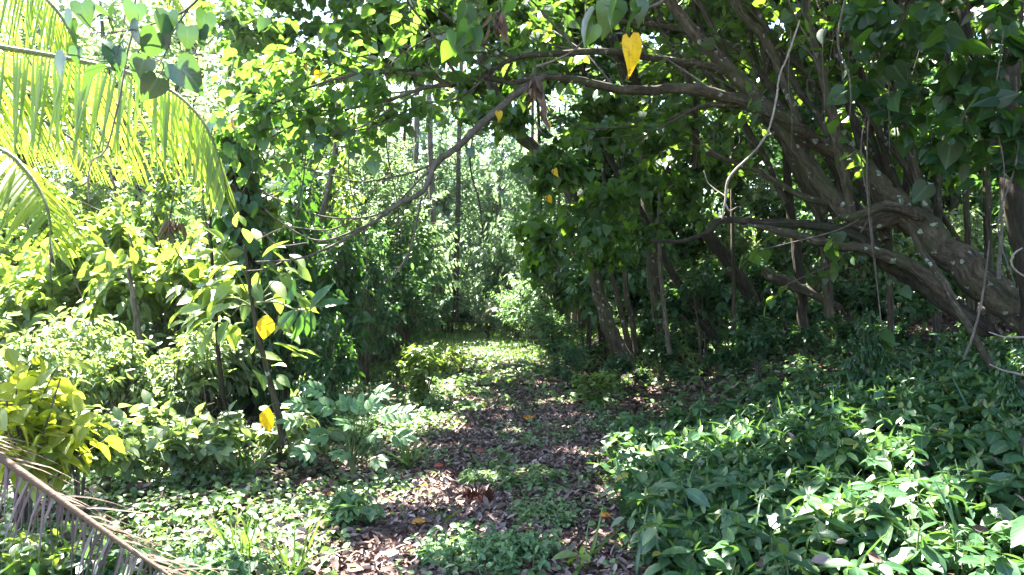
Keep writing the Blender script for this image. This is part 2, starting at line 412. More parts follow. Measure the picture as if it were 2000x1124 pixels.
M['bed'] = leaf_mat("bed_leaf", [(.022, .066, .028), (.032, .088, .034), (.046, .112, .04), (.075, .14, .045), (.26, .24, .04)], .24, (.14, .3, .04), .36, .5, .7, 1.0, [0, .4, .8, .965, 1])
M['creep'] = leaf_mat("creeper_leaf", [(.06, .12, .045), (.1, .17, .065), (.15, .21, .09)], .28, (.2, .36, .06), .4, .3)
M['weed'] = leaf_mat("weed_leaf", [(.06, .13, .06), (.085, .17, .075), (.12, .21, .09)], .3, (.2, .38, .08), .45, .3)
M['palm'] = leaf_mat("palm_leaflet", [(.06, .11, .02), (.09, .15, .025), (.13, .19, .03), (.2, .21, .05)], .53, (.41, .58, .04), .3, .5, .7)
M['grass'] = leaf_mat("grass_blade", [(.05, .11, .03), (.08, .16, .04), (.13, .2, .06)], .35, (.25, .42, .05), .4, 0)
M['yellow'] = leaf_mat("yellow_leaf", [(.62, .4, .01), (.7, .45, .015)], .4, (.85, .55, .01), .45, .25)
M['orange'] = leaf_mat("orange_leaf", [(.5, .2, .02), (.55, .24, .03)], .25, (.6, .25, .02), .45, .25)
M['red'] = leaf_mat("red_leaf", [(.35, .05, .03), (.4, .07, .04)], .2, (.4, .08, .03), .45, .25)
M['pale_dead'] = leaf_mat("pale_dead_leaf", [(.3, .25, .22), (.42, .36, .31)], .15, (.3, .22, .15), .6, .3)

def spotted(m, col, scale, lo, hi):
    nt = m.node_tree; L = nt.links; pr = [n for n in nt.nodes if n.type == 'BSDF_PRINCIPLED'][0]; tl = [n for n in nt.nodes if n.type == 'BSDF_TRANSLUCENT'][0]
    tc = nd(nt, "ShaderNodeTexCoord"); nz = nd(nt, "ShaderNodeTexNoise"); nz.inputs["Scale"].default_value = scale; nz.inputs["Detail"].default_value = 5
    L.new(tc.outputs["Object"], nz.inputs["Vector"])
    mr = nd(nt, "ShaderNodeMapRange"); mr.inputs[1].default_value = lo; mr.inputs[2].default_value = hi; L.new(nz.outputs[0], mr.inputs[0])
    for sh, inp in ((pr, "Base Color"), (tl, "Color")):
        src = sh.inputs[inp].links[0].from_socket
        mx = nd(nt, "ShaderNodeMix", data_type='RGBA'); L.new(mr.outputs[0], mx.inputs[0]); L.new(src, mx.inputs[6]); mx.inputs[7].default_value = (*col, 1); L.new(mx.outputs[2], sh.inputs[inp])
spotted(M['yellow'], (.2, .1, .02), 28, .58, .7)
spotted(M['orange'], (.12, .05, .02), 30, .5, .68)
# ------------------------------------------------------------------ ground
def grid_mesh(name, xs, ys, zf, mat):
    X, Y = np.meshgrid(xs, ys, indexing='ij'); Z = zf(X, Y)
    v = np.stack([X, Y, Z], -1).reshape(-1, 3); ny = len(ys)
    i, j = np.meshgrid(np.arange(len(xs) - 1), np.arange(ny - 1), indexing='ij')
    q = np.stack([i * ny + j, (i + 1) * ny + j, (i + 1) * ny + j + 1, i * ny + j + 1], -1).reshape(-1, 4)
    b = MB(); b.add(v, [q], np.stack([X, Y], -1).reshape(-1, 2), np.full(len(v), .5))
    return b.build(name, mat)

xs = np.concatenate([[-250, -120, -60], np.arange(-30, -10, 1.0), np.arange(-10, 10.01, .16), np.arange(11, 31, 1.0), [60, 120, 250]])
ys = np.concatenate([[-60, -20, -8, -4], np.arange(-2, 2, .5), np.arange(2, 16, .16), np.arange(16, 45, .6), [50, 60, 80, 120, 200, 300]])
tag(grid_mesh('ground', xs, ys, G, M['soil']), kind='structure')
yy = np.concatenate([np.arange(1.5, 16, .12), np.arange(16, 34, .4)])
uu = np.linspace(-1, 1, 19)
U, Y = np.meshgrid(uu, yy, indexing='ij')
wob = 1 + .12 * np.sin(Y * 2.3 + 3 * U) + .08 * np.sin(Y * 5.1)
X = path_c(Y) + U * path_h(Y) * wob
Zp = G(X, Y) + .02 * (1 - np.abs(U) ** 3) + .012 * rng.normal(0, 1, U.shape) * (np.abs(U) < .95) - .012 * (np.abs(U) > .98)
v = np.stack([X, Y, Zp + .004], -1).reshape(-1, 3); ny = len(yy)
i, j = np.meshgrid(np.arange(len(uu) - 1), np.arange(ny - 1), indexing='ij')
b = MB(); b.add(v, [np.stack([i * ny + j, (i + 1) * ny + j, (i + 1) * ny + j + 1, i * ny + j + 1], -1).reshape(-1, 4)], np.stack([X, Y], -1).reshape(-1, 2), np.full(len(v), .5))
tag(b.build('path', M['path']), kind='structure')

def scatter(n, xr, yr, keep):
    x = rng.uniform(*xr, n); y = rng.uniform(*yr, n)
    k = keep(x, y) > rng.random(n)
    x, y = x[k], y[k]
    return np.stack([x, y, G(x, y)], 1)

def patch(x, y, s=1.3, ph=0.):
    """uneven cover between 0 and 1"""
    return .5 + .28 * np.sin(x * s * 1.7 + ph + .8 * np.sin(y * s)) + .28 * np.sin(y * s * 1.3 - ph + np.sin(x * s * 2.1))

E = lambda x, y: x - path_c(y) - path_h(y)      # right of the path's edge
W = lambda x, y: path_c(y) - path_h(y) - x      # left of it

def flat_leaves(b, T, p, size, tilt=.45, lift=.015, r=None, wid=1.0):
    n = len(p); a = rng.random(n) * 6.283
    d = np.stack([np.cos(a), np.sin(a), rng.normal(0, tilt * .5, n)], 1)
    nn = np.array([0, 0, 1.]) + rng.normal(0, tilt, (n, 3))
    q = p.copy(); q[:, 2] += lift * (1 + rng.random(n) * 1.5)
    b.leaves(T, q, d, nn, size, r, wid)

# dead leaves lying on the path and the dark bank
b = MB()
p = scatter(110000, (-2.2, 2.4), (2.6, 13), lambda x, y: smooth(1.3 - np.abs(x - path_c(y)) / path_h(y)) * 1.0)
flat_leaves(b, LITTER, p, .028 + .05 * rng.random(len(p)) ** 2, .55)
p = scatter(14000, (1, 9), (6, 17), lambda x, y: (E(x, y) > .3) * .8)
flat_leaves(b, LITTER, p, .07 + .06 * rng.random(len(p)), .5, r=rng.random(len(p)) * .55)
p = scatter(9000, (-4.5, 0), (3, 9), lambda x, y: (W(x, y) > -.2) * .7)
flat_leaves(b, LITTER, p, .05 + .05 * rng.random(len(p)), .5)
p = scatter(600, (.6, 6), (3, 9), lambda x, y: (E(x, y) > 0) * .6)
flat_leaves(b, LITTER, p + np.array([0, 0, .12]) + rng.random((len(p), 1)) * np.array([0, 0, .12]), .05 + .05 * rng.random(len(p)), .7)
tag(b.build('leaf_litter', M['litter']), kind='stuff')

# ------------------------------------------------------------------ low cover nobody could count
# small round creeper on the lit side of the path
b = MB()
def creeper(n, xr, yr, keep, size, h):
    p = scatter(n, xr, yr, keep)
    k = 4
    q = np.repeat(p, k, 0); q[:, :2] += rng.normal(0, .035, (len(q), 2)); q[:, 2] += h * (.25 + rng.random(len(q)))
    a = rng.random(len(q)) * 6.283
    d = np.stack([np.cos(a), np.sin(a), -.25 + rng.normal(0, .35, len(q))], 1)
    b.leaves(OVAL, q, d, np.array([0, -.15, 1.]) + rng.normal(0, .4, (len(q), 3)), size * (.6 + .8 * rng.random(len(q))), None, 1.15)
creeper(12000, (-5, .4), (3, 10), lambda x, y: smooth(.5 + 1.2 * W(x, y)) * smooth(patch(x, y) * 1.2 + .05) * .9, .05, .07)
creeper(5200, (-1.5, 1.4), (2.8, 14), lambda x, y: np.maximum((patch(x, y, 2.1, 1.) > .57), smooth(np.abs(x - path_c(y)) / path_h(y) * 2.2 - 1.1) * patch(x, y, 3.3, 2.)) * smooth((11 - y) / 4 + .4) * .8, .045, .06)
creeper(14000, (-6, 5), (9, 40), lambda x, y: smooth(1.2 * np.abs(x - path_c(y)) + .1 + (y - 10.5) * .3) * smooth(patch(x, y, 1.1, 2.) + .3) * .9, .09, .11)
tag(b.build('creeper_ground_cover', M['creep']), kind='stuff')

# bed of whorled glossy herbs over the shaded bank
def herb(b, p, h, nl, ls, lean=.12, T=LANCE, wid=1.15, stem=True):
    """upright stems at p (N,3), each with a whorl of nl leaves near its top and a pair lower"""
    N = len(p)
    hh = h * (.6 + .7 * rng.random(N))
    top = p + np.stack([rng.normal(0, lean, N), rng.normal(0, lean, N), np.ones(N)], 1) * hh[:, None]
    a0 = rng.random(N) * 6.283
    for k in range(nl):
        upper = k < nl - 2
        a = a0 + k * (6.283 / max(nl - 2, 1)) + rng.normal(0, .3, N) if upper else a0 + 1.57 + (k - nl) * 3.14
        q = top if upper else p + (top - p) * .62
        d = np.stack([np.cos(a), np.sin(a), -.12 + rng.normal(0, .3, N)], 1)
        nn = np.stack([.2 * np.cos(a), .2 * np.sin(a), np.ones(N)], 1) + rng.normal(0, .25, (N, 3))
        b.leaves(T, q + rng.normal(0, .008, (N, 3)), d, nn, ls * (.5 + .85 * rng.random(N)), None, wid)
    # young tip leaf standing up
    b.leaves(T, top, np.stack([rng.normal(0, .35, N), rng.normal(0, .35, N), np.ones(N)], 1), rng.normal(0, 1, (N, 3)), ls * .55, np.full(N, .97), .8)
    if stem:
        b.leaves(BLADE, p, top - p + 1e-4, rng.normal(0, 1, (N, 3)), hh * 1.05, np.full(N, .5), 5 * .2)
b = MB()
bedk = lambda x, y: smooth(E(x, y) * 2.4 + .55) * smooth((8.1 - y + .18 * x) / 2.6) * .95
herb(b, scatter(5200, (.4, 8), (3.4, 12), bedk), .24, 7, .118, T=OVAL, wid=.95)
herb(b, scatter(900, (.4, 7), (3.2, 9), bedk), .33, 4, .07, T=LANCE, wid=.8)
herb(b, scatter(1500, (.6, 8), (3.6, 12), lambda x, y: bedk(x, y) * (patch(x, y, .9, .5) > .5)), .3, 7, .125, wid=1.3)
herb(b, scatter(6000, (.3, 8), (2.9, 12), lambda x, y: bedk(x, y) * .9), .14, 7, .095, T=OVAL, wid=1.05, stem=False)
tag(b.build('shaded_bed_undergrowth', M['bed']), kind='stuff')

# grass and soft weeds along the far path
b = MB()
p = scatter(34000, (-8, 6.5), (11, 44), lambda x, y: smooth(.1 + .9 * (np.abs(x - path_c(y)) - .3) + (y - 19) * .1) * .85)
n = len(p); b.leaves(BLADE, p, np.stack([rng.normal(0, .45, n), rng.normal(0, .45, n), np.ones(n)], 1), rng.normal(0, 1, (n, 3)), .1 + .16 * rng.random(n), None, 2.2)
tag(b.build('grass', M['grass']), kind='stuff')

# far wood reading as one mass
b = MB()
for _ in range(300):
    y = 27 + 32 * rng.random() ** 1.3; x = rng.uniform(-1, 1) * (y * .85 + 3)
    if abs(x - path_c(y)) < 1.6 and y < 31: continue
    z0 = float(G(x, y))
    h = rng.uniform(3, 9) if rng.random() < .45 else rng.uniform(9, 20)
    c, o = blob(150, (x, y, z0 + h * .5), (rng.uniform(1.6, 3.4), rng.uniform(1.6, 3), h * .62), 9, .4)
    q, d, nn, sz = sprays(c, o, .6, 9, .26, .4, 1.0)
    b.leaves(LOW, q, d, nn, sz, None, 1.1)
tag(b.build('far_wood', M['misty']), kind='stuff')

# ------------------------------------------------------------------ plants
def shrub_parts(h, w, nc, nl, ls, T, wid=1.0, droop=.35, lobes=8, L=.25, base=.25, stems=4, spread=.9, up=.45, hollow=.35, noise=.3):
    """(foliage MB, stem MB) of a bush standing at the origin"""
    f, s = MB(), MB()
    c, o = blob(nc, (0, 0, h * (base + (1 - base) / 2)), (w / 2, w / 2, h * (1 - base) / 2 * 1.05), lobes, .45, hollow)
    o[:, 2] = o[:, 2] * .6 + .15
    q, d, nn, sz = sprays(c, unit(o), L, nl, ls, droop, spread, noise, up)
    f.leaves(T, q, d, nn, sz, None, wid)
    for k in range(stems):
        a = k / stems * 6.283 + rng.normal(0, .4); r = w * rng.uniform(.05, .28)
        t = (math.cos(a) * r, math.sin(a) * r, h * rng.uniform(.6, .9))
        r0 = .006 + .007 * h
        s.tube([(0.03 * math.cos(a), .03 * math.sin(a), -.03), (t[0] * .35, t[1] * .35, t[2] * .45), t], [r0, r0 * .75, r0 * .3], 6, .05)
    pick = rng.choice(nc, min(nc, 26), replace=False)
    for k in pick:
        e = c[k] - unit(o[k]) * L * .2; m = np.array([e[0] * .35, e[1] * .35, e[2] * .7])
        s.tube([m, (m + e) / 2 + rng.normal(0, .02, 3), e], [.003 + .003 * h, .003], 4, 0)
    return f, s

def make_shrub(name, label, cat, mat, group=None, stemmat='twig', **kw):
    t = thing(name, label, cat, group=group)
    f, s = shrub_parts(**kw)
    f.build('foliage', M[mat], t); s.build('stem', M[stemmat], t)
    return t

KIND = {}
def kind(key, name, cat, mat, **kw): KIND[key] = dict(name=name, cat=cat, mat=mat, kw=kw, protos=[])
kind('herb', 'broadleaf_herb', 'herb', 'pale_thicket', h=.75, w=.8, nc=40, nl=5, ls=.145, T=OVAL, wid=.9, droop=.45, L=.16, stems=5, base=.2)
kind('lance', 'lance_leaf_shrub', 'shrub', 'pale_thicket', h=1.6, w=1.5, nc=200, nl=8, ls=.125, T=LANCE, wid=.95, droop=.5, L=.3, stems=5, base=.12)
kind('pale', 'pale_leaf_shrub', 'shrub', 'lime', h=1.7, w=1.5, nc=190, nl=8, ls=.125, T=OVAL, wid=.85, droop=.5, L=.3, stems=5, base=.12)
kind('fine', 'fine_leaf_shrub', 'shrub', 'weed', h=1.5, w=1.6, nc=280, nl=9, ls=.075, T=OVAL, wid=.9, droop=.3, L=.25, stems=6, base=.1)
kind('big', 'large_leaf_shrub', 'shrub', 'lime', h=2.1, w=1.6, nc=90, nl=6, ls=.21, T=OVAL, wid=.9, droop=.6, L=.35, stems=4, base=.15)
kind('sunny', 'sunlit_bush', 'bush', 'sunny', h=1.1, w=1.0, nc=60, nl=6, ls=.15, T=OVAL, wid=.85, droop=.4, L=.25, stems=5, base=.15)
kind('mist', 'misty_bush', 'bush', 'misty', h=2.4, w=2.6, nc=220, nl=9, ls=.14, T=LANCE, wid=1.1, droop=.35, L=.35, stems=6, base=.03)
kind('gloss', 'glossy_shrub', 'shrub', 'gloss', h=2.4, w=1.8, nc=190, nl=9, ls=.15, T=LANCE, wid=1.1, droop=.55, L=.35, stems=5, base=.08)
kind('blue', 'bluish_shrub', 'shrub', 'blue', h=1.6, w=1.7, nc=200, nl=9, ls=.1, T=LANCE, wid=1.05, droop=.35, L=.28, stems=6, base=.08)
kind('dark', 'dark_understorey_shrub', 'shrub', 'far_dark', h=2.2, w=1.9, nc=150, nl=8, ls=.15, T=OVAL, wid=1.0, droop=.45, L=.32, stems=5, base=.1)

def plant(key, px, d, h, label, group=None, wx=1.0, nproto=2, py=None):
    K = KIND[key]; h0 = K['kw']['h']
    loc = on(px, d)
    if py is not None: loc[2] = P(px, py, d)[2]
    if len(K['protos']) < nproto:
        t = make_shrub(K['name'], label, K['cat'], K['mat'], group, **K['kw'])
        K['protos'].append(t)
        t.location = tuple(loc); t.rotation_euler.z = rng.random() * 6.28
        s = h / h0; t.scale = (s * wx, s * wx, s)
        return t
    src = K['protos'][int(rng.integers(len(K['protos'])))]
    s = h / h0
    r = dup(src, loc, rng.random() * 6.28, (s * wx, s * wx, s), label)
    if group: r["group"] = group
    elif "group" in r: del r["group"]
    return r

# --- single shrubs one can point to
plant('sunny', 50, 4.3, 1.12, 'bright yellow-green broadleaf bush above the dead palm frond', wx=.9)
plant('pale', 160, 4.7, .74, 'small lime bush with a pale stem behind the dead palm frond', wx=1.0)
plant('fine', 690, 6.3, .5, 'low fine-leaved bush at the edge of the sunlit creeper mat', wx=.9)
plant('pale', 830, 9.8, 1.0, 'sunlit yellow-green bush on the path edge where the trail narrows', wx=1.15)
plant('gloss', 640, 7.6, 1.3, 'dark glossy bush behind the white-flashing feather-leaf seedling', wx=.9)
plant('gloss', 560, 9.6, 3.4, 'tall dark glossy bush hugging the vine-covered trunk', wx=.72)
plant('gloss', 545, 7.9, 1.9, 'dark glossy bush in the black shade below the yellow leaf', wx=.7)
plant('gloss', 660, 10.6, 2.7, 'tall dark glossy bush between the black trunk and the path', wx=.75)
plant('blue', 1110, 11.8, .8, 'bluish bush at the foot of the log by the path', wx=1.0)
plant('pale', 1165, 9.6, .62, 'small sunlit bush at the foot of the leaning lit trunk', wx=1.35)
plant('fine', 1085, 14, 1.3, 'pale fine-leaved bush beside the far bend of the path', wx=1.1)
plant('fine', 1045, 21, 2.2, 'whitish sunlit bush at the end of the trail', wx=1.1)
plant('blue', 880, 31, 2.6, 'bluish feathery bush closing off the end of the trail', wx=1.0)
plant('blue', 790, 14, 2.0, 'bluish bush beneath the slim far trunks', wx=.9)
plant('blue', 715, 12.0, 2.6, 'upright bluish bush under the drooping bare branch', wx=.62)
plant('dark', 1480, 9.2, .9, 'dark low bush on the shaded litter bank', wx=1.1)
plant('gloss', 1690, 6.6, .95, 'upright leafy sapling bush standing clear of the shaded bed', wx=.55)
plant('gloss', 1995, 4.5, .75, 'leafy shoot with pale leaves at the bed edge near the bent grass stalk', wx=.6)
# --- thickets: alike within each row
rows = [
 ('herb', [(190, 5.6), (290, 5.9), (380, 5.7), (455, 6.1), (250, 5.2), (340, 5.3), (540, 6.5), (100, 5.3), (590, 6.2), (420, 5.5)], (.4, .6), 1.1,
  'knee-high broadleaf herb along the sunlit front of the thicket', 'broadleaf herbs fronting the thicket'),
 ('lance', [(-60, 7), (70, 7.2), (190, 7.0), (300, 7.4), (390, 7.1), (20, 6.0), (250, 6.5), (340, 6.6), (440, 7.8)], (1.1, 1.5), .95,
  'chest-high drooping lance-leaved shrub in the middle of the sunlit thicket', 'lance-leaved shrubs of the sunlit thicket'),
 ('pale', [(-40, 9), (60, 9.6), (170, 9.2), (290, 9.5), (370, 8.9), (440, 9.8), (120, 8.2), (230, 8.3), (340, 8.0)], (1.9, 2.5), .85,
  'tall lime-leaved shrub at the sunlit back of the thicket', 'lime shrubs behind the thicket'),
 ('big', [(330, 9.9), (400, 8.7), (440, 9.2)], (2.2, 2.9), .75,
  'tall shrub of large drooping leaves beside the climber-wrapped trunk', 'large-leaved shrubs near the wrapped trunk'),
 ('fine', [(0, 12.2), (120, 12.5), (250, 13), (380, 12.6), (190, 11.4), (60, 11)], (2.6, 3.4), .8,
  'pale fine-leaved tall shrub deep in the bright thicket', 'fine-leaved shrubs deep in the thicket'),
 ('fine', [(650, 16), (700, 18.5), (765, 20), (820, 27), (750, 15.8), (1090, 18), (1150, 15.5), (1075, 24), (1010, 33), (930, 36), (620, 13.5), (1120, 21)], (2.2, 3.8), .85,
  'soft pale-leaved tall bush walling the far bend of the trail', 'tall bushes walling the far trail'),
 ('mist', [(860, 30), (905, 33), (950, 31), (1000, 29), (1045, 27), (800, 26), (760, 23), (985, 36), (925, 38), (1100, 25), (700, 21), (850, 36)], (1.8, 3.0), 1.0,
  'pale misty bush at the vanishing end of the trail', 'misty bushes at the trail end'),
 ('mist', [(690, 19), (740, 22), (790, 24), (835, 27.5), (1010, 25), (1060, 20), (1100, 18), (650, 17), (765, 18)], (3.6, 5.2), .62,
  'tall misty bush flanking the far stretch of trail', 'tall misty bushes flanking the trail'),
 ('dark', [(1330, 15), (1420, 14.2), (1540, 13.5), (1650, 14.5), (1770, 13.6), (1900, 14.2), (2030, 13), (1260, 16), (1370, 11.6), (1560, 11.0), (1820, 10.6), (1460, 12.4), (1620, 12.0), (1700, 11.4), (1280, 13.4), (1500, 14.6), (1740, 16), (1400, 16)], (1.0, 1.9), 1.0,
  'dark understorey shrub in the gloom behind the leaning trunks', 'dark shrubs behind the leaning trunks'),
 ('dark', [(1245, 11.2), (1215, 10.8), (1300, 11.6), (1330, 10.6), (1400, 10.4), (1440, 10.1), (1490, 10.6), (1560, 9.6), (1610, 9.3), (1660, 9.8), (1720, 8.9), (1790, 8.6), (1850, 8.4), (1540, 10.4), (1380, 11.8), (1290, 12.6), (1900, 8.8), (1750, 9.8)], (.35, .8), 1.1,
  'low dark seedling clump around the trunk feet on the litter bank', 'seedling clumps on the litter bank'),
 ('lance', [(1480, 19), (1600, 18), (1720, 19.5), (1840, 18), (1960, 19), (2080, 18), (1400, 21), (1460, 16.8), (1560, 17), (1680, 16.6), (1800, 17), (1900, 16.5), (2000, 16.8)], (2.4, 3.6), .9,
  'sunlit shrub glimpsed through the trunks beyond the gloom', 'sunlit shrubs beyond the gloom'),
]
for key, pl, (h0, h1), wx, lab, grp in rows:
    for px, d in pl:
        plant(key, px + rng.normal(0, 8), d + rng.normal(0, .1), rng.uniform(h0, h1), lab, grp, wx)

# countable herbs in the shaded bed: the nearest, which show largest
protos = []
for k in range(6):
    t = thing('whorled_herb', 'glossy whorled herb in the dappled bed beside the path', 'herb', group='herbs of the dappled bed')
    f = MB(); n = 5
    herb(f, np.array([[0, 0, 0.]]) , .27, 8 if k < 4 else 6, .105 + .01 * k, .1, LANCE if k % 3 == 1 else OVAL, 1.3 if k % 3 == 1 else .95, False)
    f.build('foliage', M['bed'], t)
    s = MB(); s.tube([(0, 0, -.02), (.01, .01, .12), (0, .01, .27)], [.005, .004, .003], 5, .02); s.build('stem', M['stem_green'], t)
    protos.append(t)
pts = scatter(560, (.5, 3.6), (3.0, 6.2), lambda x, y: smooth(E(x, y) * 3 + .4) * (x < y * .76) * .95)
for k, p in enumerate(pts[:285]):
    if k < 6: t = protos[k]; t.location = tuple(p); t.rotation_euler.z = rng.random() * 6.28
    else: dup(protos[k % 6], p - np.array([0, 0, .03]), rng.random() * 6.28, rng.uniform(.65, 1.15), tilt=(rng.normal(0, .12), rng.normal(0, .12)))

# soft weed clumps on the path
def weed(name, label, px, d, n, rad, h, ls, mat='weed', T=OVAL):
    loc = on(px, d)
    t = thing(name, label, 'weed', loc)
    f = MB(); a = rng.random(n) * 6.283; r = rad * np.sqrt(rng.random(n))
    p = np.stack([np.cos(a) * r, np.sin(a) * r * .8, np.zeros(n)], 1)
    herb(f, p, h, 7, ls, .25, T, .9)
    herb(f, p + np.array([0, 0, .01]), h * .6, 6, ls * .9, .3, T, .9)
    f.build('foliage', M[mat], t)
    return t
weed('weed_clump', 'soft pale green weed clump in the middle of the path', 955, 3.95, 80, .36, .13, .05)
weed('weed_clump', 'spreading weed patch on the path behind the red-brown husk', 1000, 5.7, 70, .42, .08, .05, 'creep')
weed('weed_clump', 'loose weed patch beside the bare strip of path', 1060, 4.7, 40, .26, .09, .045, 'creep')
weed('weed_clump', 'bright weed tuft where the creeper mat meets the path', 690, 4.5, 14, .14, .16, .09)
weed('weed_clump', 'low weed sprawl under the tip of the dead frond', 400, 3.75, 36, .32, .13, .075, 'weed')
weed('weed_clump', 'weed tangle showing through the dead frond leaflets', 90, 3.6, 26, .28, .22, .1, 'mid')
weed('weed_clump', 'broad-leaved weed under the dead frond', 150, 3.35, 12, .22, .16, .13, 'blue')
weed('path_seedling', 'two-leaved green seedling alone on the brown path', 975, 6.1, 1, .02, .16, .13, 'creep')
weed('path_seedling', 'yellow-green seedling poking up at the lower edge of the path', 1130, 3.75, 1, .02, .12, .1, 'lime')

def tuft(label, px, d, n, h, mat='grass', spread=.5, group=None):
    loc = on(px, d); t = thing('grass_tuft', label, 'grass tuft', loc, group)
    f = MB(); p = np.concatenate([rng.normal(0, .025, (n, 2)), np.zeros((n, 1))], 1)
    f.leaves(BLADE, p, np.stack([rng.normal(0, spread, n), rng.normal(0, spread, n), np.ones(n)], 1), np.stack([rng.normal(0, 1, n), rng.normal(0, 1, n), np.full(n, .3)], 1), h * (.6 + .6 * rng.random(n)), None, 1.1)
    f.build('blades', M[mat], t)
for px, d, n, h, lab in [(800, 6.3, 26, .3, 'yellowish grass tuft at the path edge below the feather-leaf seedling'), (470, 3.9, 26, .32, 'green grass tuft between dead frond and creeper mat'), (570, 3.75, 14, .3, 'thin grass tuft at the bottom of the creeper mat'),
                         (860, 4.6, 9, .24, 'arching grass tuft beside the orange leaf'), (1010, 5.0, 8, .22, 'arching grass tuft by the red-brown husk'), (1150, 4.0, 8, .26, 'wispy grass tuft on the bare strip of path'),
                         (480, 5.6, 18, .34, 'grass tuft at the foot of the thicket herbs'), (60, 3.9, 12, .3, 'grass tuft standing inside the dead frond'), (900, 14.5, 30, .3, 'grass tuft on the far path beside the pink lit litter')]:
    tuft(lab, px, d, n, h)
# ------------------------------------------------------------------ trees
def line(*pts):
    """pixel polyline (px, py, d, width px) -> points, radii in metres"""
    w = np.array([P(a, b_, c) for a, b_, c, e in pts]); r = np.array([e * c / FPX / 2 for a, b_, c, e in pts])
    return w, r

def crown_part(t, name, mat, cs, rads, n, nl, ls, T, L=.45, droop=.5, twigs=60, wid=1.0, spread=.95, lobes=12, twig_to=None, down=0., noise=.35):
    f, s = MB(), MB()
    for c, r in zip(cs, rads):
        q, o = blob(n, c, r, lobes, .38, .3)
        o[:, 2] -= down
        o = unit(o)
        a, d, nn, sz = sprays(q, o, L, nl, ls, droop, spread, noise)
        f.leaves(T, a, d, nn, sz, None, wid)
        for k in rng.choice(n, min(n, twigs), replace=False):
            e = q[k]; st = np.asarray(c) + (e - np.asarray(c)) * .25 + np.array([0, 0, -.2])
            s.tube([st, (st + e) / 2 + rng.normal(0, .1, 3), e], [.014, .009, .004], 5, 0)
    f.build(name, M[mat], t)
    if twigs: s.build('twig', M['twig'], t)

# --- the great leaning tree at the shaded bank
t = thing('leaning_tree', 'large leaning tree with lichen-spotted limbs arching over the path', 'tree', P(2120, 760, 6.2))
o0 = np.array(t.location)
LIMBS = []
class Sub:
    """adds tubes given in world space to a part of a thing standing at o0"""
    def __init__(s): s.b = MB()
    def __call__(s, *pts, seg=9, wob=.05):
        LIMBS.append(pts)
        if pts[0][3] > 19: pts = [(a, b, c, e * .74) for a, b, c, e in pts]
        w, r = line(*pts); s.b.tube(w - o0, r, seg, wob); return s
    def done(s, name, mat, par): return s.b.build(name, M[mat], par)
Sub()((2120, 760, 6.2, 120), (2040, 660, 6.2, 100), (1960, 585, 6.4, 92), (1870, 510, 6.6, 80), (1800, 450, 6.9, 72), (1740, 390, 7.1, 66), (1690, 335, 7.3, 58), (1640, 300, 7.4, 46), seg=12).done('trunk', 'bark', t)
S = Sub(); S((1645, 305, 7.4, 44), (1590, 275, 7.4, 40), (1535, 238, 7.3, 36), (1440, 196, 7.2, 32), (1350, 175, 7.1, 28), (1230, 178, 7.0, 26), (1130, 157, 6.9, 22), (1060, 150, 6.8, 18), (1000, 162, 6.7, 12), (930, 150, 6.5, 8), seg=10)
S.done('limb', 'bark', t)
Sub()((1760, 420, 7.0, 46), (1690, 440, 7.1, 44), (1650, 412, 7.2, 42), (1600, 350, 7.4, 42), (1545, 270, 7.6, 40), (1480, 190, 7.8, 38), (1430, 140, 7.9, 36), (1370, 80, 8, 34), (1310, 5, 8.1, 30), (1250, -80, 8.2, 24), seg=10).done('limb', 'bark', t)
Sub()((1430, 142, 7.9, 26), (1380, 128, 7.8, 22), (1300, 118, 7.6, 20), (1200, 100, 7.3, 18), (1090, 106, 7.0, 16), (1010, 112, 6.8, 14), (960, 138, 6.6, 13), (925, 155, 6.5, 12), (880, 168, 6.4, 10), seg=8).done('limb', 'bark', t)
Sub()((1690, 330, 7.3, 22), (1675, 270, 7.5, 18), (1655, 200, 7.6, 16), (1632, 130, 7.7, 15), (1620, 60, 7.8, 14), (1618, -60, 7.9, 12)).done('limb', 'bark_dark', t)
Sub()((1665, 425, 7.1, 26), (1655, 370, 7.1, 24), (1640, 300, 7.1, 25), (1628, 240, 7.2, 26), (1605, 140, 7.3, 24), (1580, 40, 7.4, 22), (1568, -70, 7.5, 18)).done('limb', 'bark', t)
Sub()((1800, 425, 6.8, 26), (1750, 404, 6.8, 26), (1715, 405, 6.8, 26), (1690, 418, 6.8, 26), (1660, 427, 6.8, 24), (1640, 421, 6.9, 20)).done('limb', 'bark', t)
Sub()((1760, 520, 6.7, 34), (1710, 490, 6.8, 28), (1680, 466, 6.8, 26), (1620, 446, 6.9, 24), (1550, 437, 7.0, 22), (1480, 434, 7.1, 20), (1410, 432, 7.2, 18), (1380, 455, 7.2, 14), (1330, 472, 7.3, 12), (1270, 470, 7.4, 7)).done('limb', 'bark_dark', t)
Sub()((1850, 575, 6.5, 40), (1790, 525, 6.6, 34), (1740, 505, 6.6, 32), (1690, 487, 6.7, 28), (1640, 480, 6.7, 26), (1560, 462, 6.8, 24), (1500, 447, 6.9, 16), (1460, 440, 7, 8)).done('limb', 'bark', t)
Sub()((1690, 440, 7.1, 34), (1715, 500, 7.0, 36), (1780, 545, 6.8, 40), (1850, 590, 6.5, 44), (1930, 650, 6.3, 46)).done('limb', 'bark_dark', t)
Sub()((1820, 440, 7.0, 24), (1800, 385, 7.1, 24), (1785, 320, 7.2, 22), (1775, 240, 7.3, 22), (1765, 120, 7.4, 20), (1762, -60, 7.6, 18)).done('limb', 'bark', t)
Sub()((1560, 240, 7.6, 20), (1500, 85, 7.7, 22), (1450, 30, 7.8, 22), (1400, -50, 8, 20)).done('limb', 'bark', t)
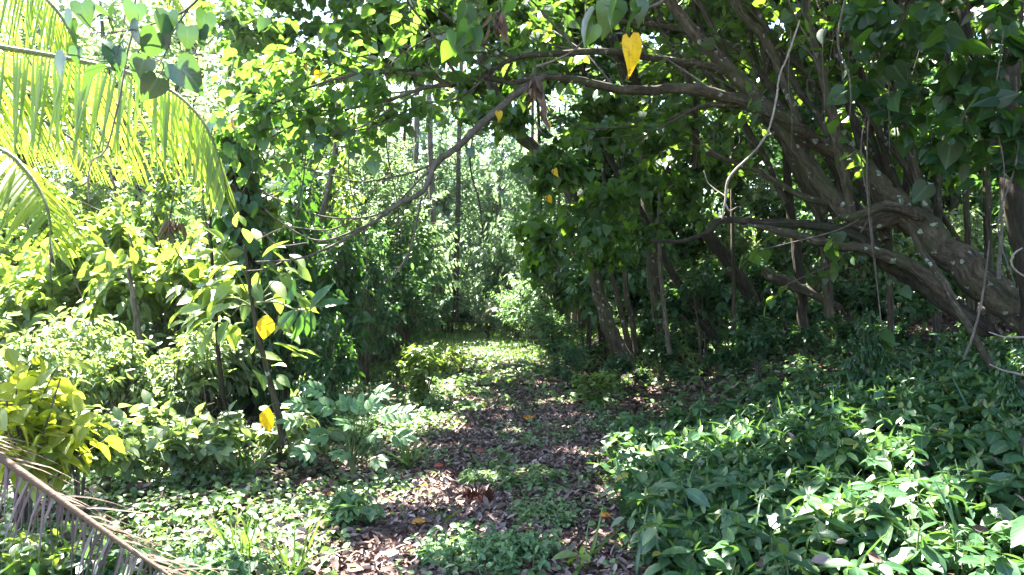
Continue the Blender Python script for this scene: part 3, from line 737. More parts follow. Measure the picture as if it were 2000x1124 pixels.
# more thin stems fanning up and out of the fork
for pts in [[(1730, 470, 7.2, 18), (1690, 380, 7.4, 16), (1610, 250, 7.7, 15), (1530, 120, 8, 13), (1440, -60, 8.3, 10)], [(1800, 470, 7.3, 16), (1740, 330, 7.6, 15), (1700, 200, 7.9, 14), (1655, 60, 8.2, 12), (1640, -60, 8.4, 10)],
            [(1700, 360, 7.6, 15), (1600, 180, 8.0, 14), (1480, 40, 8.4, 12), (1380, -60, 8.7, 9)], [(1840, 500, 7.0, 18), (1830, 380, 7.3, 16), (1850, 240, 7.6, 14), (1840, 60, 8, 12), (1820, -60, 8.2, 10)],
            [(1560, 270, 7.9, 14), (1460, 110, 8.3, 12), (1340, 60, 8.6, 10), (1200, 40, 8.9, 7)], [(1500, 215, 7.9, 13), (1390, 205, 8.2, 11), (1290, 240, 8.5, 8), (1210, 250, 8.7, 5)],
            [(1640, 400, 7.4, 15), (1560, 380, 7.8, 13), (1470, 330, 8.2, 11), (1380, 300, 8.6, 7)], [(1760, 440, 7.4, 14), (1770, 300, 7.8, 13), (1730, 140, 8.2, 12), (1690, -50, 8.6, 9)]]:
    Sub()(*pts, seg=7, wob=.07).done('limb', 'bark', t)
for k in range(11):
    x0 = 1540 + 34 * k + rng.normal(0, 10); y0 = 400 + 9 * k; d = rng.uniform(7.2, 8.6); w0 = rng.uniform(8, 14); ln = rng.uniform(110, 330)
    Sub()((x0, y0, d, w0), (x0 - ln * .3 + rng.normal(0, 12), y0 * .68, d + .2, w0 * .9), (x0 - ln * .65 + rng.normal(0, 14), y0 * .34, d + .4, w0 * .8), (x0 - ln + rng.normal(0, 12), -50, d + .6, w0 * .6), seg=6, wob=.09).done('limb', 'bark', t)
tw, lf = Sub(), MB()
for pts in list(LIMBS):
    if pts[0][3] > 60: continue
    w, r = line(*pts)
    for _ in range(5):
        k = int(rng.integers(1, len(w) - 1)); u = rng.random(); q0 = w[k] * (1 - u) + w[k + 1] * u - o0
        if q0[2] + o0[2] < 2.2: continue
        d = unit(unit(w[k + 1] - w[k]) * .6 + rng.normal(0, .5, 3) + np.array([-.2, 0, .25])); L_ = rng.uniform(.5, 1.3)
        q1 = q0 + d * L_ * .5 + rng.normal(0, .06, 3); q2 = q0 + d * L_ + rng.normal(0, .12, 3)
        tw.b.tube([q0, q1, q2], [.011, .008, .004], 5, .05)
        for q in (q1, q2):
            e = unit(d + rng.normal(0, .6, 3)); tw.b.tube([q, q + e * .25], [.005, .003], 4, 0)
            a, dd, nn, sz = sprays((q + e * .3)[None], e[None], .3, 5, .11, .5, .95, .4); lf.leaves(HEART, a, dd, nn, sz)
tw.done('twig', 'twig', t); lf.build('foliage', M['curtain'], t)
# drooping bare branch and its twigs
Sub()((1060, 150, 6.8, 16), (1000, 190, 6.6, 15), (940, 243, 6.4, 14), (893, 288, 6.3, 13), (850, 320, 6.2, 12), (828, 372, 6.1, 10), (780, 398, 6, 9), (720, 440, 5.9, 7), (650, 480, 5.8, 5), (580, 506, 5.7, 4), (500, 512, 5.6, 3), seg=7).done('branch', 'twig', t)
S = Sub()
for a in [[(893, 290, 6.3, 6), (835, 325, 6.2, 5), (790, 341, 6.2, 4), (710, 356, 6.1, 3.5), (660, 346, 6, 3), (600, 330, 6, 3), (540, 298, 5.9, 2)],
          [(778, 400, 6, 5), (720, 424, 5.9, 4), (640, 425, 5.9, 3.5), (575, 404, 5.8, 3), (530, 384, 5.8, 3), (505, 368, 5.7, 2)],
          [(725, 436, 5.9, 4), (660, 464, 5.8, 4), (620, 470, 5.8, 3.5), (580, 455, 5.8, 3), (535, 425, 5.7, 3), (515, 405, 5.7, 2)],
          [(824, 385, 6.1, 5), (812, 440, 6.0, 5), (800, 490, 6, 5), (772, 535, 6, 4), (750, 550, 5.9, 2)],
          [(700, 425, 5.9, 3), (640, 450, 5.9, 3), (560, 445, 5.8, 2.5), (500, 470, 5.7, 2)],
          [(850, 322, 6.2, 6), (800, 372, 6.1, 4), (778, 395, 6.1, 3)],
          [(600, 475, 5.8, 3), (545, 480, 5.8, 2.5), (515, 455, 5.7, 2)],
          [(560, 508, 5.7, 3), (520, 525, 5.6, 2.5), (480, 530, 5.6, 2)]]: S(*a, seg=5, wob=.03)
S.done('twig', 'twig', t)
# upper fan of thin branches
S = Sub()
fan = [[(880, 168, 6.4, 11), (840, 150, 6.3, 9), (780, 142, 6.2, 8), (700, 145, 6.1, 7), (620, 165, 6.0, 5), (550, 195, 5.9, 4), (480, 225, 5.8, 3)],
       [(875, 166, 6.4, 10), (830, 172, 6.3, 8), (760, 195, 6.2, 7), (660, 218, 6.1, 5), (585, 240, 6.0, 4), (500, 285, 5.9, 3)],
       [(780, 143, 6.2, 6), (720, 115, 6.1, 5), (650, 95, 6, 4), (570, 90, 5.9, 3)],
       [(700, 146, 6.1, 5), (640, 120, 6.0, 4), (560, 118, 5.9, 3), (500, 130, 5.8, 2)],
       [(900, 160, 6.4, 8), (860, 100, 6.2, 6), (840, 60, 6.1, 5), (800, 10, 6, 4), (780, -40, 6, 3)],
       [(830, 172, 6.3, 5), (770, 210, 6.2, 4), (700, 250, 6.1, 3.5), (620, 270, 6, 3), (560, 275, 5.9, 2)],
       [(960, 138, 6.6, 6), (900, 190, 6.4, 5), (820, 205, 6.3, 4.5), (740, 245, 6.2, 4), (660, 262, 6.1, 3)],
       [(660, 218, 6.1, 4), (600, 215, 6, 3), (540, 225, 5.9, 2.5), (480, 215, 5.8, 2)],
       [(550, 195, 5.9, 3), (510, 215, 5.9, 2.5), (470, 262, 5.8, 2)],
       [(1000, 113, 6.8, 7), (940, 80, 6.5, 5), (880, 60, 6.3, 4), (800, 95, 6.1, 3)]]
for a in list(fan):
    for _ in range(4):
        w_ = np.array(a, float); k = int(rng.integers(0, len(a) - 1)); u = rng.random(); p_ = w_[k] * (1 - u) + w_[k + 1] * u
        g = w_[k + 1][:2] - w_[k][:2]; g = g / np.linalg.norm(g); L_ = rng.uniform(60, 150); th = rng.choice([-1, 1]) * rng.uniform(.2, .7)
        g2 = np.array([g[0] * math.cos(th) - g[1] * math.sin(th), g[0] * math.sin(th) + g[1] * math.cos(th)])
        e_ = p_[:2] + g2 * L_ * .55 + rng.normal(0, 6, 2); e2 = p_[:2] + g2 * L_ + np.array([-10, 14]) * rng.random()
        fan.append([(p_[0], p_[1], p_[2], max(p_[3] * .55, 2)), (e_[0], e_[1], p_[2] - .05, max(p_[3] * .4, 1.8)), (e2[0], e2[1], p_[2] - .1, 1.5)])
for a in fan: S(*a, seg=5, wob=.03)
S.done('branch', 'twig', t)
# leaves of the low boughs over the path
f = MB()
def along(f, polys, n, ls, T, back=.6, jit=.18, droop=.45, L=.22, nl=5, down=.15):
    cs, os_ = [], []
    for a in polys:
        w, r = line(*a); w = w - o0
        k = rng.integers(0, len(w) - 1, n); u = rng.random((n, 1))
        c = w[k] * (1 - u) + w[k + 1] * u
        d = unit(w[k + 1] - w[k]) * back + rng.normal(0, .6, (n, 3)); d[:, 2] -= down
        cs.append(c + unit(d) * L + rng.normal(0, jit * .4, (n, 3))); os_.append(d)
    q, d, nn, sz = sprays(np.vstack(cs), np.vstack(os_), L, nl, ls, droop, .9, .35)
    f.leaves(T, q, d, nn, sz)
along(f, fan[:10], 13, .095, HEART)
along(f, fan[10:], 2, .09, HEART, nl=3)
# bright cloud of leaves behind the fan and curtain hanging at the path's shaded side
for c, r, n in [((600, 70, 8.4), (1.1, .7, .6), 56), ((760, 40, 8.6), (1.1, .7, .5), 54), ((930, 50, 8.8), (1.0, .7, .5), 54), ((690, 180, 8.9), (.8, .6, .4), 18), ((860, 215, 8.9), (.7, .6, .4), 24), ((520, 190, 8.6), (.6, .6, .5), 20), ((470, 60, 7.9), (.6, .7, .5), 36), ((560, -10, 8.8), (1.0, .6, .4), 40), ((440, -30, 8.4), (.8, .6, .4), 34), ((500, 120, 8.8), (.7, .6, .5), 26),
                ((1030, 60, 8.2), (.8, .8, .6), 50), ((960, 215, 8.4), (.4, .6, .4), 22)]:
    q, o = blob(int(n * 1.25), P(*c) - o0, np.array(r) * 1.15, 11, .42)
    o[:, 2] -= .5
    a, d, nn, sz = sprays(q, unit(o), .32, 6, .098, .5, .95, .45)
    f.leaves(HEART, a, d, nn, sz)
f.build('foliage', M['heart'], t)
f = MB()
for c, r, n in [((1080, 330, 8.4), (.55, .6, .5), 60), ((1150, 430, 8.8), (.6, .6, .5), 62), ((1060, 470, 8.6), (.4, .6, .45), 46), ((1230, 350, 9.4), (.7, .7, .6), 70), ((1330, 400, 9.8), (.6, .6, .5), 50), ((1180, 250, 9.2), (.5, .6, .4), 34), ((1300, 260, 9.6), (.7, .7, .45), 50),
                ((1045, 530, 8.9), (.2, .4, .2), 9), ((1190, 500, 9), (.4, .6, .3), 34), ((1010, 240, 9), (.35, .5, .35), 24), ((1250, 470, 10), (.5, .6, .4), 40), ((1400, 330, 10), (.5, .6, .5), 44)]:
    q, o = blob(int(n * 1.25), P(*c) - o0, np.array(r) * 1.15, 11, .42)
    o[:, 2] -= .6
    a, d, nn, sz = sprays(q, unit(o), .3, 6, .1, .6, .95, .5)
    f.leaves(HEART, a, d, nn, sz)
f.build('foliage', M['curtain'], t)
# roof of the crown, above the picture, that shades the bank
cs, rr = [], []
for gy in np.arange(2.8, 20.5, 1.12):
    xl = np.interp(gy, [-1, 3, 7, 9, 11, 17], [-1.4, -1.6, -1.9, -2.3, -2.8, -2.5])
    for gx in np.arange(xl, 9.8, 1.25):
        if 5.2 < gy < 9.6 and gx > -.8 and rng.random() < .3: continue
        x, y = gx + rng.uniform(-.35, .35), gy + rng.uniform(-.35, .35)
        cs.append(np.array([x, y, 5.6 + .06 * y + rng.uniform(0, 1.6)]) - o0); rr.append((1.25, 1.25, .6))
crown_part(t, 'crown', 'roof', cs, rr, 78, 6, .18, HEART, .5, .4, 5)

cs, rr = [], []
for _ in range(13):
    y = rng.uniform(9, 15); cs.append(np.array([rng.uniform(.24, .72) * y, y, rng.uniform(3.0, 4.9) + .12 * (y - 9)]) - o0); rr.append((.9, .8, .5))
crown_part(t, 'lower_bough', 'curtain', cs, rr, 30, 6, .13, HEART, .4, .5, 4)
# --- the dark tree at the shaded edge
o0 = P(2010, 760, 5.9)
t = thing('dark_tree', 'black-barked tree hung with dark heart leaves beyond the great leaning trunk', 'tree', o0)
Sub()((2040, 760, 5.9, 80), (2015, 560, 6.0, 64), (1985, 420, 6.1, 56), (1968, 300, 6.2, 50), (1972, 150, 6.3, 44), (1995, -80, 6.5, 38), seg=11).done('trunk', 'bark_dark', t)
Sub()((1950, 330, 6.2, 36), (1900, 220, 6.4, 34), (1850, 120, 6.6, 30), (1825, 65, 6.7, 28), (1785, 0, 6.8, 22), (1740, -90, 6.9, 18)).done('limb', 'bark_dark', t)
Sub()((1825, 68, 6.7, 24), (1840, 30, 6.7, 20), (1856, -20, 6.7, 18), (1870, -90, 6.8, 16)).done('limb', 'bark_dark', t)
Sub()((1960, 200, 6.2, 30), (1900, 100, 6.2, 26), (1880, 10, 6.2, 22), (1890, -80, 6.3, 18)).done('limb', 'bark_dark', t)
f = MB()
for c, r, n in [((1750, 90, 5.9), (.45, .4, .3), 22), ((1860, 170, 5.6), (.5, .4, .35), 26), ((1950, 110, 5.3), (.5, .4, .35), 30), ((1800, 200, 5.9), (.4, .4, .3), 20), ((1900, 20, 5.5), (.6, .4, .3), 30), ((1990, 230, 5.2), (.35, .3, .35), 22), ((1880, 320, 5.8), (.3, .3, .3), 16), ((1980, 330, 5.4), (.3, .3, .25), 16), ((1690, 60, 6.3), (.4, .4, .3), 16), ((1760, 20, 6), (.5, .4, .3), 20), ((1690, 190, 6.2), (.3, .3, .25), 10), ((1930, 270, 5.3), (.35, .3, .3), 16)]:
    q, o = blob(int(n * .55), P(*c) - o0, np.array(r) * 1.35, 9, .5)
    o[:, 2] -= .4
    a, d, nn, sz = sprays(q, unit(o), .3, 4, .135, .5, .95, .5)
    f.leaves(HEART, a, d, nn, sz, None, 1.05)
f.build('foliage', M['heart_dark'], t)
cs, rr = [], []
for _ in range(26):
    x, y = rng.uniform(3.2, 10), rng.uniform(2, 11)
    cs.append(np.array([x, y, 4.9 + .1 * y + rng.uniform(0, 1.4)]) - o0); rr.append((1.2, 1.2, .5))
crown_part(t, 'crown', 'roof', cs, rr, 60, 6, .18, HEART, .5, .4, 4)

# --- slimmer trees and poles
def simple_tree(name, label, bark, pts, cat='tree', seg=9, foliage=None, limbs=(), group=None, wob=.05):
    global o0
    w, r = line(*pts)
    o0 = w[0].copy()
    t = thing(name, label, cat, o0, group)
    S = Sub(); S(*pts, seg=seg, wob=wob); S.done('trunk', bark, t)
    for l in limbs: Sub()(*l, seg=6).done('limb', bark, t)
    if foliage:
        mat, T, ls, items = foliage
        f, s = MB(), MB()
        for c, r, n in items:
            q, o = blob(n, P(*c) - o0, r, 8, .45)
            a, d, nn, sz = sprays(q, o, .35, 7, ls, .5, .95, .35)
            f.leaves(T, a, d, nn, sz)
            for k in range(0, n, 6):
                st = (P(*c) - o0) * .9 + q[k] * .1; s.tube([st, (st + q[k]) / 2 + rng.normal(0, .05, 3), q[k]], [.012, .004], 4, 0)
        f.build('crown', M[mat], t); s.build('twig', M['twig'], t)
    return t
simple_tree('leaning_trunk_tree', 'leaning tree with a bark side lit by sun beside the path', 'bark', [(1222, 712, 11, 46), (1200, 660, 11, 40), (1178, 600, 11, 37), (1160, 530, 11, 34), (1138, 440, 11, 33), (1105, 360, 11, 33), (1055, 298, 11, 34), (1000, 250, 11, 32), (950, 140, 11.2, 28), (915, 30, 11.4, 24), (890, -80, 11.6, 20)], seg=11,
            foliage=('heart', HEART, .13, [((960, -60, 11.2), (1.6, 1.4, .8), 70), ((1060, 150, 12), (.9, .8, .5), 40)]), limbs=[[(1000, 250, 11, 14), (970, 200, 11.2, 10), (1000, 120, 11.4, 6)]])
simple_tree('slim_tree', 'slim tree rising close against the sunlit leaning trunk', 'bark', [(1233, 700, 11.3, 14), (1220, 640, 11.3, 12), (1205, 580, 11.3, 11), (1190, 500, 11.4, 10), (1185, 400, 11.5, 9), (1170, 250, 11.6, 7)], seg=7, foliage=('heart', HEART, .12, [((1160, 200, 11.8), (.8, .7, .5), 30)]))
simple_tree('slim_tree', 'thin grey tree between the lit trunk and the stout shaded trunk', 'bark', [(1243, 690, 12, 13), (1235, 630, 12, 12), (1222, 560, 12, 11), (1215, 420, 12.2, 9), (1200, 200, 12.5, 8)], seg=7, foliage=('mid', OVAL, .11, [((1210, 180, 12.6), (.8, .7, .6), 30)]))
simple_tree('stout_tree', 'stout pale-barked trunk standing in shade behind a thin white pole', 'bark', [(1302, 690, 13, 40), (1290, 630, 13, 36), (1278, 560, 13, 32), (1268, 440, 13.2, 30), (1250, 250, 13.5, 28), (1215, 130, 13.7, 26), (1185, 40, 14, 24), (1160, -80, 14, 20)], seg=10, foliage=('mid', OVAL, .12, [((1180, -40, 14), (2, 1.5, 1), 70), ((1290, 220, 14), (1.1, 1, .7), 44)]))
simple_tree('slim_tree', 'white thin pole-like tree in front of the stout shaded trunk', 'bark_pale', [(1308, 692, 11, 11), (1300, 625, 11, 10), (1293, 560, 11, 8), (1287, 470, 11, 7), (1290, 330, 11.2, 6)], seg=6)
simple_tree('slim_tree', 'straight thin pole tree alone against the dark bank', 'bark', [(1434, 662, 10, 9), (1433, 560, 10, 8), (1431, 480, 10, 7), (1428, 300, 10.2, 6)], seg=6)
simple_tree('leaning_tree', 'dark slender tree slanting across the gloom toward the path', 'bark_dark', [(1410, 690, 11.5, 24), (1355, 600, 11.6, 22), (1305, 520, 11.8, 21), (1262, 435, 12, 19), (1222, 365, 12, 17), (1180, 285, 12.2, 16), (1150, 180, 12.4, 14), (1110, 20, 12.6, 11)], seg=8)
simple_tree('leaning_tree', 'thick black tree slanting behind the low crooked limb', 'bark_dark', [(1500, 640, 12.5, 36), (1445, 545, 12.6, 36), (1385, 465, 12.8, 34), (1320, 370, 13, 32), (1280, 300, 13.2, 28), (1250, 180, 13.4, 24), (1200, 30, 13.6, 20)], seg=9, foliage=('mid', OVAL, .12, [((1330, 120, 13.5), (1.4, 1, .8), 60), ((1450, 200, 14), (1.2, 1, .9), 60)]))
simple_tree('slim_tree', 'grey mottled stem crossing behind the big yellow hanging leaf', 'bark', [(1362, 330, 9.5, 16), (1350, 175, 9.5, 15), (1322, 110, 9.6, 14), (1292, 50, 9.7, 13), (1270, -60, 9.8, 12)], seg=7)
simple_tree('slim_tree', 'mottled slim tree standing just behind the fork of the great trunk', 'bark', [(1620, 620, 8.2, 26), (1605, 450, 8.2, 25), (1575, 372, 8.3, 24), (1556, 335, 8.3, 22), (1540, 300, 8.4, 20), (1520, 225, 8.5, 16), (1480, 60, 8.7, 13)], seg=8)
simple_tree('slim_tree', 'dim upright trunk under the end of the mottled limb', 'bark_dark', [(1570, 640, 9.4, 30), (1560, 520, 9.4, 26), (1545, 420, 9.5, 24), (1538, 330, 9.6, 22), (1530, 120, 9.8, 18)], seg=8)
simple_tree('slim_tree', 'young mossy stem leaning in front of the great trunk base', 'bark', [(1940, 720, 5.6, 16), (1905, 660, 5.7, 14), (1868, 600, 5.9, 14), (1840, 545, 6.1, 13), (1800, 490, 6.3, 12), (1775, 440, 6.4, 9)], seg=7)
for px, d, w, lab in [(1735, 8.0, 12, 'straight dark stem under the crook of the great trunk'), (1890, 8.6, 12, 'dark straight stem in front of the yellow-lit gap'), (1930, 7.4, 14, 'pale upright stem against the darkest trunk')]:
    simple_tree('understorey_tree', lab, 'bark', [(px + 6, 650, d, w * 1.2), (px, 450, d, w), (px - 4, 250, d + .1, w * .9), (px + 3, -40, d + .3, w * .8)], 'young tree', 6)
# lit side of the path
simple_tree('slim_tree', 'pale crooked slim tree behind the drooping bare twigs', 'bark_pale', [(600, 700, 11, 24), (606, 560, 11, 21), (613, 470, 11, 20), (632, 405, 11, 17), (645, 350, 11, 15), (655, 290, 11.1, 14), (660, 180, 11.2, 13), (652, -40, 11.4, 11)], seg=8, foliage=('mid', OVAL, .13, [((640, 150, 11.8), (1.0, .9, .9), 30), ((700, 240, 12), (.9, .8, .6), 20)]))
t = simple_tree('wrapped_trunk_tree', 'thick dark trunk smothered in climbing leaves at the thicket edge', 'bark_dark', [(512, 872, 8.3, 74), (500, 740, 8.3, 62), (495, 600, 8.3, 58), (482, 480, 8.3, 56), (468, 390, 8.3, 54), (458, 320, 8.4, 34)], seg=12, foliage=('mid', HEART, .11, [((470, 330, 8.4), (.5, .5, .5), 34), ((520, 400, 8.4), (.4, .4, .5), 30), ((550, 560, 8.4), (.4, .4, .6), 40), ((450, 250, 8.6), (.5, .5, .4), 24)]))
f = MB()
w, r = line((512, 860, 8.3, 74), (500, 740, 8.3, 62), (495, 600, 8.3, 58), (482, 480, 8.3, 56), (468, 390, 8.3, 54), (450, 240, 8.4, 46))
n = 260; u = rng.random(n) * (len(w) - 1.001); k = u.astype(int); q = w[k] + (w[k + 1] - w[k]) * (u - k)[:, None] - o0
a = rng.random(n) * 6.283; dd = np.stack([np.cos(a), np.sin(a), 0 * a], 1)
f.leaves(HEART, q + dd * .2, dd * .5 + np.array([0, 0, -.8]) + rng.normal(0, .2, (n, 3)), dd + rng.normal(0, .25, (n, 3)), .13 + .1 * rng.random(n))
f.build('climber_foliage', M['gloss'], t)
simple_tree('broken_tree', 'short pale forked trunk rising out of the bright thicket', 'bark_pale', [(252, 640, 9, 20), (249, 515, 9, 18), (242, 470, 9, 17), (235, 425, 9, 17), (228, 390, 9.1, 9), (215, 330, 9.2, 6)], seg=8, limbs=[[(236, 432, 9, 11), (215, 420, 9, 6), (185, 408, 9, 4), (160, 395, 8.9, 2)]])
simple_tree('thicket_tree', 'grey trunk half buried in the brightest thicket leaves', 'bark_pale', [(92, 745, 8.2, 24), (103, 680, 8.2, 22), (110, 625, 8.2, 19), (104, 570, 8.3, 16), (100, 470, 8.4, 12)], seg=8)
simple_tree('thicket_tree', 'leaning tan trunk among the lance leaves of the thicket', 'bark_pale', [(292, 770, 7.0, 22), (280, 715, 7.0, 20), (270, 655, 7.1, 19), (262, 590, 7.2, 15), (250, 520, 7.3, 10)], seg=8)
for nm, lab, pts in [('sapling_tree', 'tall thin dark sapling stem topped with palm shade', [(440, 800, 6.4, 8), (428, 700, 6.4, 8), (418, 560, 6.4, 7), (412, 470, 6.4, 6), (410, 380, 6.4, 5)])]:
    simple_tree(nm, lab, 'bark_dark', pts, 'sapling', 6, foliage=('lime', OVAL, .2, [((430, 560, 6.4), (.35, .35, .3), 10)]))
t = simple_tree('big_leaf_tree', 'sapling with large drooping leaves holding a round yellow leaf', 'bark', [(557, 870, 5.8, 22), (536, 780, 5.8, 17), (512, 690, 5.8, 14), (494, 605, 5.8, 12), (485, 540, 5.8, 9), (478, 480, 5.8, 6)], 'sapling', 8)
f = MB()
for (px, py, ax, sz) in [(470, 520, (-1, -.2, -.1), .3), (440, 545, (-.8, -.4, -.3), .28), (520, 500, (.9, -.3, .1), .3), (570, 530, (.8, -.2, -.4), .26), (420, 590, (-.9, -.3, -.5), .27), (560, 575, (.6, -.3, -.6), .28), (505, 570, (.2, -.5, -.8), .3), (450, 620, (-.4, -.4, -.9), .28), (380, 610, (-.9, -.2, -.3), .26), (540, 610, (.7, -.3, -.6), .24), (590, 590, (.8, .1, -.5), .22), (400, 650, (-.6, -.4, -.8), .25), (480, 450, (-.2, -.3, .9), .24), (430, 490, (-.8, 0, .2), .26), (500, 700, (.9, -.3, -.1), .26), (560, 690, (.9, -.2, -.2), .24), (520, 740, (.6, -.4, -.4), .22)]:
    for j in range(4):
        q = (P(px, py, 5.8) - o0)[None] + rng.normal(0, .07, (1, 3))
        f.leaves(OVAL, q, np.array([ax]) + rng.normal(0, .35, (1, 3)), np.array([[0, -.35, 1.]]) + rng.normal(0, .35, (1, 3)), np.array([sz]) * rng.uniform(.5, .85), None, .8)
f.build('foliage', M['lime'], t)
f = MB()
for px, py in [(470, 520), (520, 500), (570, 530), (420, 590), (560, 575), (450, 620), (590, 590), (500, 700), (430, 490)]:
    w, r = line((495, 600, 5.8, 4), ((495 + px) / 2, (590 + py) / 2 - 8, 5.8, 3), (px, py, 5.8, 2)); f.tube(w - o0, r, 5, 0)
f.build('branch', M['stem_green'], t)
# young trees rising through the thicket
for px, d, h, lean, lab in [(150, 10.4, 4.2, .2, 'young tree with a loose crown behind the short forked trunk'), (320, 10.8, 4.6, -.2, 'young leafy tree rising behind the dead brown leaf bunch'), (395, 9.8, 3.8, .15, 'young tree crowding the wrapped trunk on its sunny side'), (560, 11.6, 5.0, .3, 'young dark-leaved tree just beyond the wrapped trunk'), (660, 12.6, 5.2, -.2, 'young tree beside the crooked slim trunk'), (40, 10.2, 4.0, .2, 'young tree half hidden by the lower palm frond'), (745, 16.5, 5.5, .2, 'young tree over the bend, its crown under the bare branch'), (270, 12.2, 5.4, -.1, 'taller young tree deep behind the forked trunk')]:
    b0 = on(px, d); t = thing('young_tree', lab, 'tree', b0)
    s = MB(); top = np.array([lean, 0, h]); s.tube([(0, 0, -.1), top * .4 + rng.normal(0, .06, 3), top * .75 + rng.normal(0, .05, 3), top], [.035, .028, .018, .008], 7, .05); s.build('trunk', M['twig'], t)
    f, tw = MB(), MB()
    q, o = blob(110, (lean * .7, 0, h * .62), (.75, .75, h * .42), 11, .4)
    a, dd, nn, sz = sprays(q, o, .3, 8, .11, .5, .95, .35); f.leaves(OVAL, a, dd, nn, sz, None, .85)
    for k in range(0, 110, 4):
        z = max(q[k][2] * .85, .4); st = top * z / h; tw.tube([st, (st + q[k]) / 2 + rng.normal(0, .04, 3), q[k]], [.01, .007, .003], 4, 0)
    f.build('crown', M['far_dark' if 'dark' in lab else ('pale_thicket' if px % 20 else 'mid')], t); tw.build('twig', M['twig'], t)
# slim far trees by the end of the trail
for px, d, w, y0, lean, lab in [(808, 23, 15, 622, 4, 'pale slim tree trunk glowing near the end of the trail'), (852, 24, 15, 628, -8, 'dark short trunk just past the pale slim one'), (720, 17, 10, 640, 6, 'thin dim trunk over the bluish bush'), (735, 19, 14, 620, -3, 'reddish-lit trunk behind the drooping bare branch'), (1035, 21, 9, 650, 3, 'thin sunlit pole tree by the whitish bush'), (1060, 17, 9, 660, -5, 'slender dark pole tree near the hanging heart leaves'), (890, 27, 12, 610, 5, 'hazy upright trunk above the trail end'), (775, 21, 8, 630, 10, 'hairline sapling leaning under the bare branch')]:
    simple_tree('forest_tree', lab, 'bark_pale' if 'pale' in lab or 'lit' in lab else 'bark', [(px, y0 + 20, d, w), (px + lean * .3, 520, d, w * .9), (px + lean, 380, d, w * .8), (px + lean * 2, 150, d + .3, w * .7), (px + lean * 3, -60, d + .5, w * .5)], 'tree', 7)  # trunks called lit get paler bark, sunlight put into the colour

# --- background trees: one of each kind, then copies
def bg_tree(name, label, mat, h, w, n, nl, ls, T, group, wid=1.0, droop=.45, bark='bark', base=.25):
    t = thing(name, label, 'tree', group=group)
    s = MB(); top = np.array([rng.normal(0, .3), rng.normal(0, .3), h * .85])
    r0 = .012 * h + .03
    s.tube([(0, 0, -.1), top * .35 + rng.normal(0, .12, 3), top * .7, top], [r0, r0 * .8, r0 * .55, r0 * .2], 8, .05)
    s.build('trunk', M[bark], t)
    f, tw = MB(), MB()
    q, o = blob(n, (0, 0, h * (base + (1 - base) / 2)), (w / 2, w / 2, h * (1 - base) / 2), 13, .36, .3)
    a, d, nn, sz = sprays(q, o, .5, nl, ls, droop, .95, .35)
    f.leaves(T, a, d, nn, sz, None, wid)
    for k in rng.choice(n, 40, replace=False):
        z = q[k][2] * .8; st = np.array([0, 0, z]) + top * np.array([1, 1, 0]) * z / h
        tw.tube([st, (st + q[k]) / 2 + rng.normal(0, .15, 3), q[k]], [.03, .018, .006], 5, 0)
    f.build('crown', M[mat], t); tw.build('limb', M[bark], t)
    return t
BG = [
 ('bright', 'light green leafy tree rising behind the sunlit thicket', 'trees behind the sunlit thicket', 'far', 6.5, 3.6, 330, 9, .15, OVAL,
  [(-120, 14.5, 6.5), (40, 15.5, 6.8), (180, 15, 5.4), (310, 16, 6.8), (430, 15, 6.0), (560, 15.5, 7), (-40, 19, 9), (130, 20, 9), (300, 21, 9.5), (480, 20, 9.5), (620, 19, 9), (20, 17.5, 9), (-110, 18, 10), (235, 18.5, 10), (330, 24, 13), (100, 26, 13), (200, 28, 14), (0, 24, 13), (420, 27, 14)]),
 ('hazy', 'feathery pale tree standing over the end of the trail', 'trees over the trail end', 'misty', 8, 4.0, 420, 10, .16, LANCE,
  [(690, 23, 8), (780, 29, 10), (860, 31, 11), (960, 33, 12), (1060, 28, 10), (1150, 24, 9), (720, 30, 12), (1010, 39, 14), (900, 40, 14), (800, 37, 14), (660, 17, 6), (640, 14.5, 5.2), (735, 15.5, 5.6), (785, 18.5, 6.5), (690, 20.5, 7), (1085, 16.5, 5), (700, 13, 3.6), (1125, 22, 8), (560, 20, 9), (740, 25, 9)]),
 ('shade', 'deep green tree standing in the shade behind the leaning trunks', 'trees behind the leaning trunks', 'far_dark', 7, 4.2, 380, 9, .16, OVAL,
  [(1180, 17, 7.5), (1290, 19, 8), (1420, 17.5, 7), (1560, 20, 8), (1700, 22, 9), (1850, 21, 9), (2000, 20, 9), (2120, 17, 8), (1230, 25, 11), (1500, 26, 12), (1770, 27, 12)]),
]
for key, lab, grp, mat, h, w, n, nl, ls, T, pl in BG:
    pr = []
    for k, (px, d, hh) in enumerate(pl):
        if k < 2: t = bg_tree('forest_tree', lab, mat, h, w, n, nl, ls, T, grp, base=.03, bark='bark_pale' if key == 'hazy' else 'bark'); pr.append(t); t.location = tuple(on(px, d)); t.rotation_euler.z = rng.random() * 6; t.scale = (hh / h,) * 3  # hazy trees get paler bark, haze added by colour
        else: dup(pr[k % 2], on(px, d), rng.random() * 6.28, hh / h * rng.uniform(.92, 1.05))
# the wood goes on at the shaded side and behind the viewer
for x, y, hh in [(9.8, 10.5, 7), (13, 8.5, 8), (11.3, 6, 7), (10.5, 8, 8), (11.5, 4, 8), (12.5, 12, 9), (6.5, 14.5, 6.5), (9.5, 13, 7)]:
    dup(pr[0], (x, y, float(G(x, y))), rng.random() * 6.28, hh / 7)
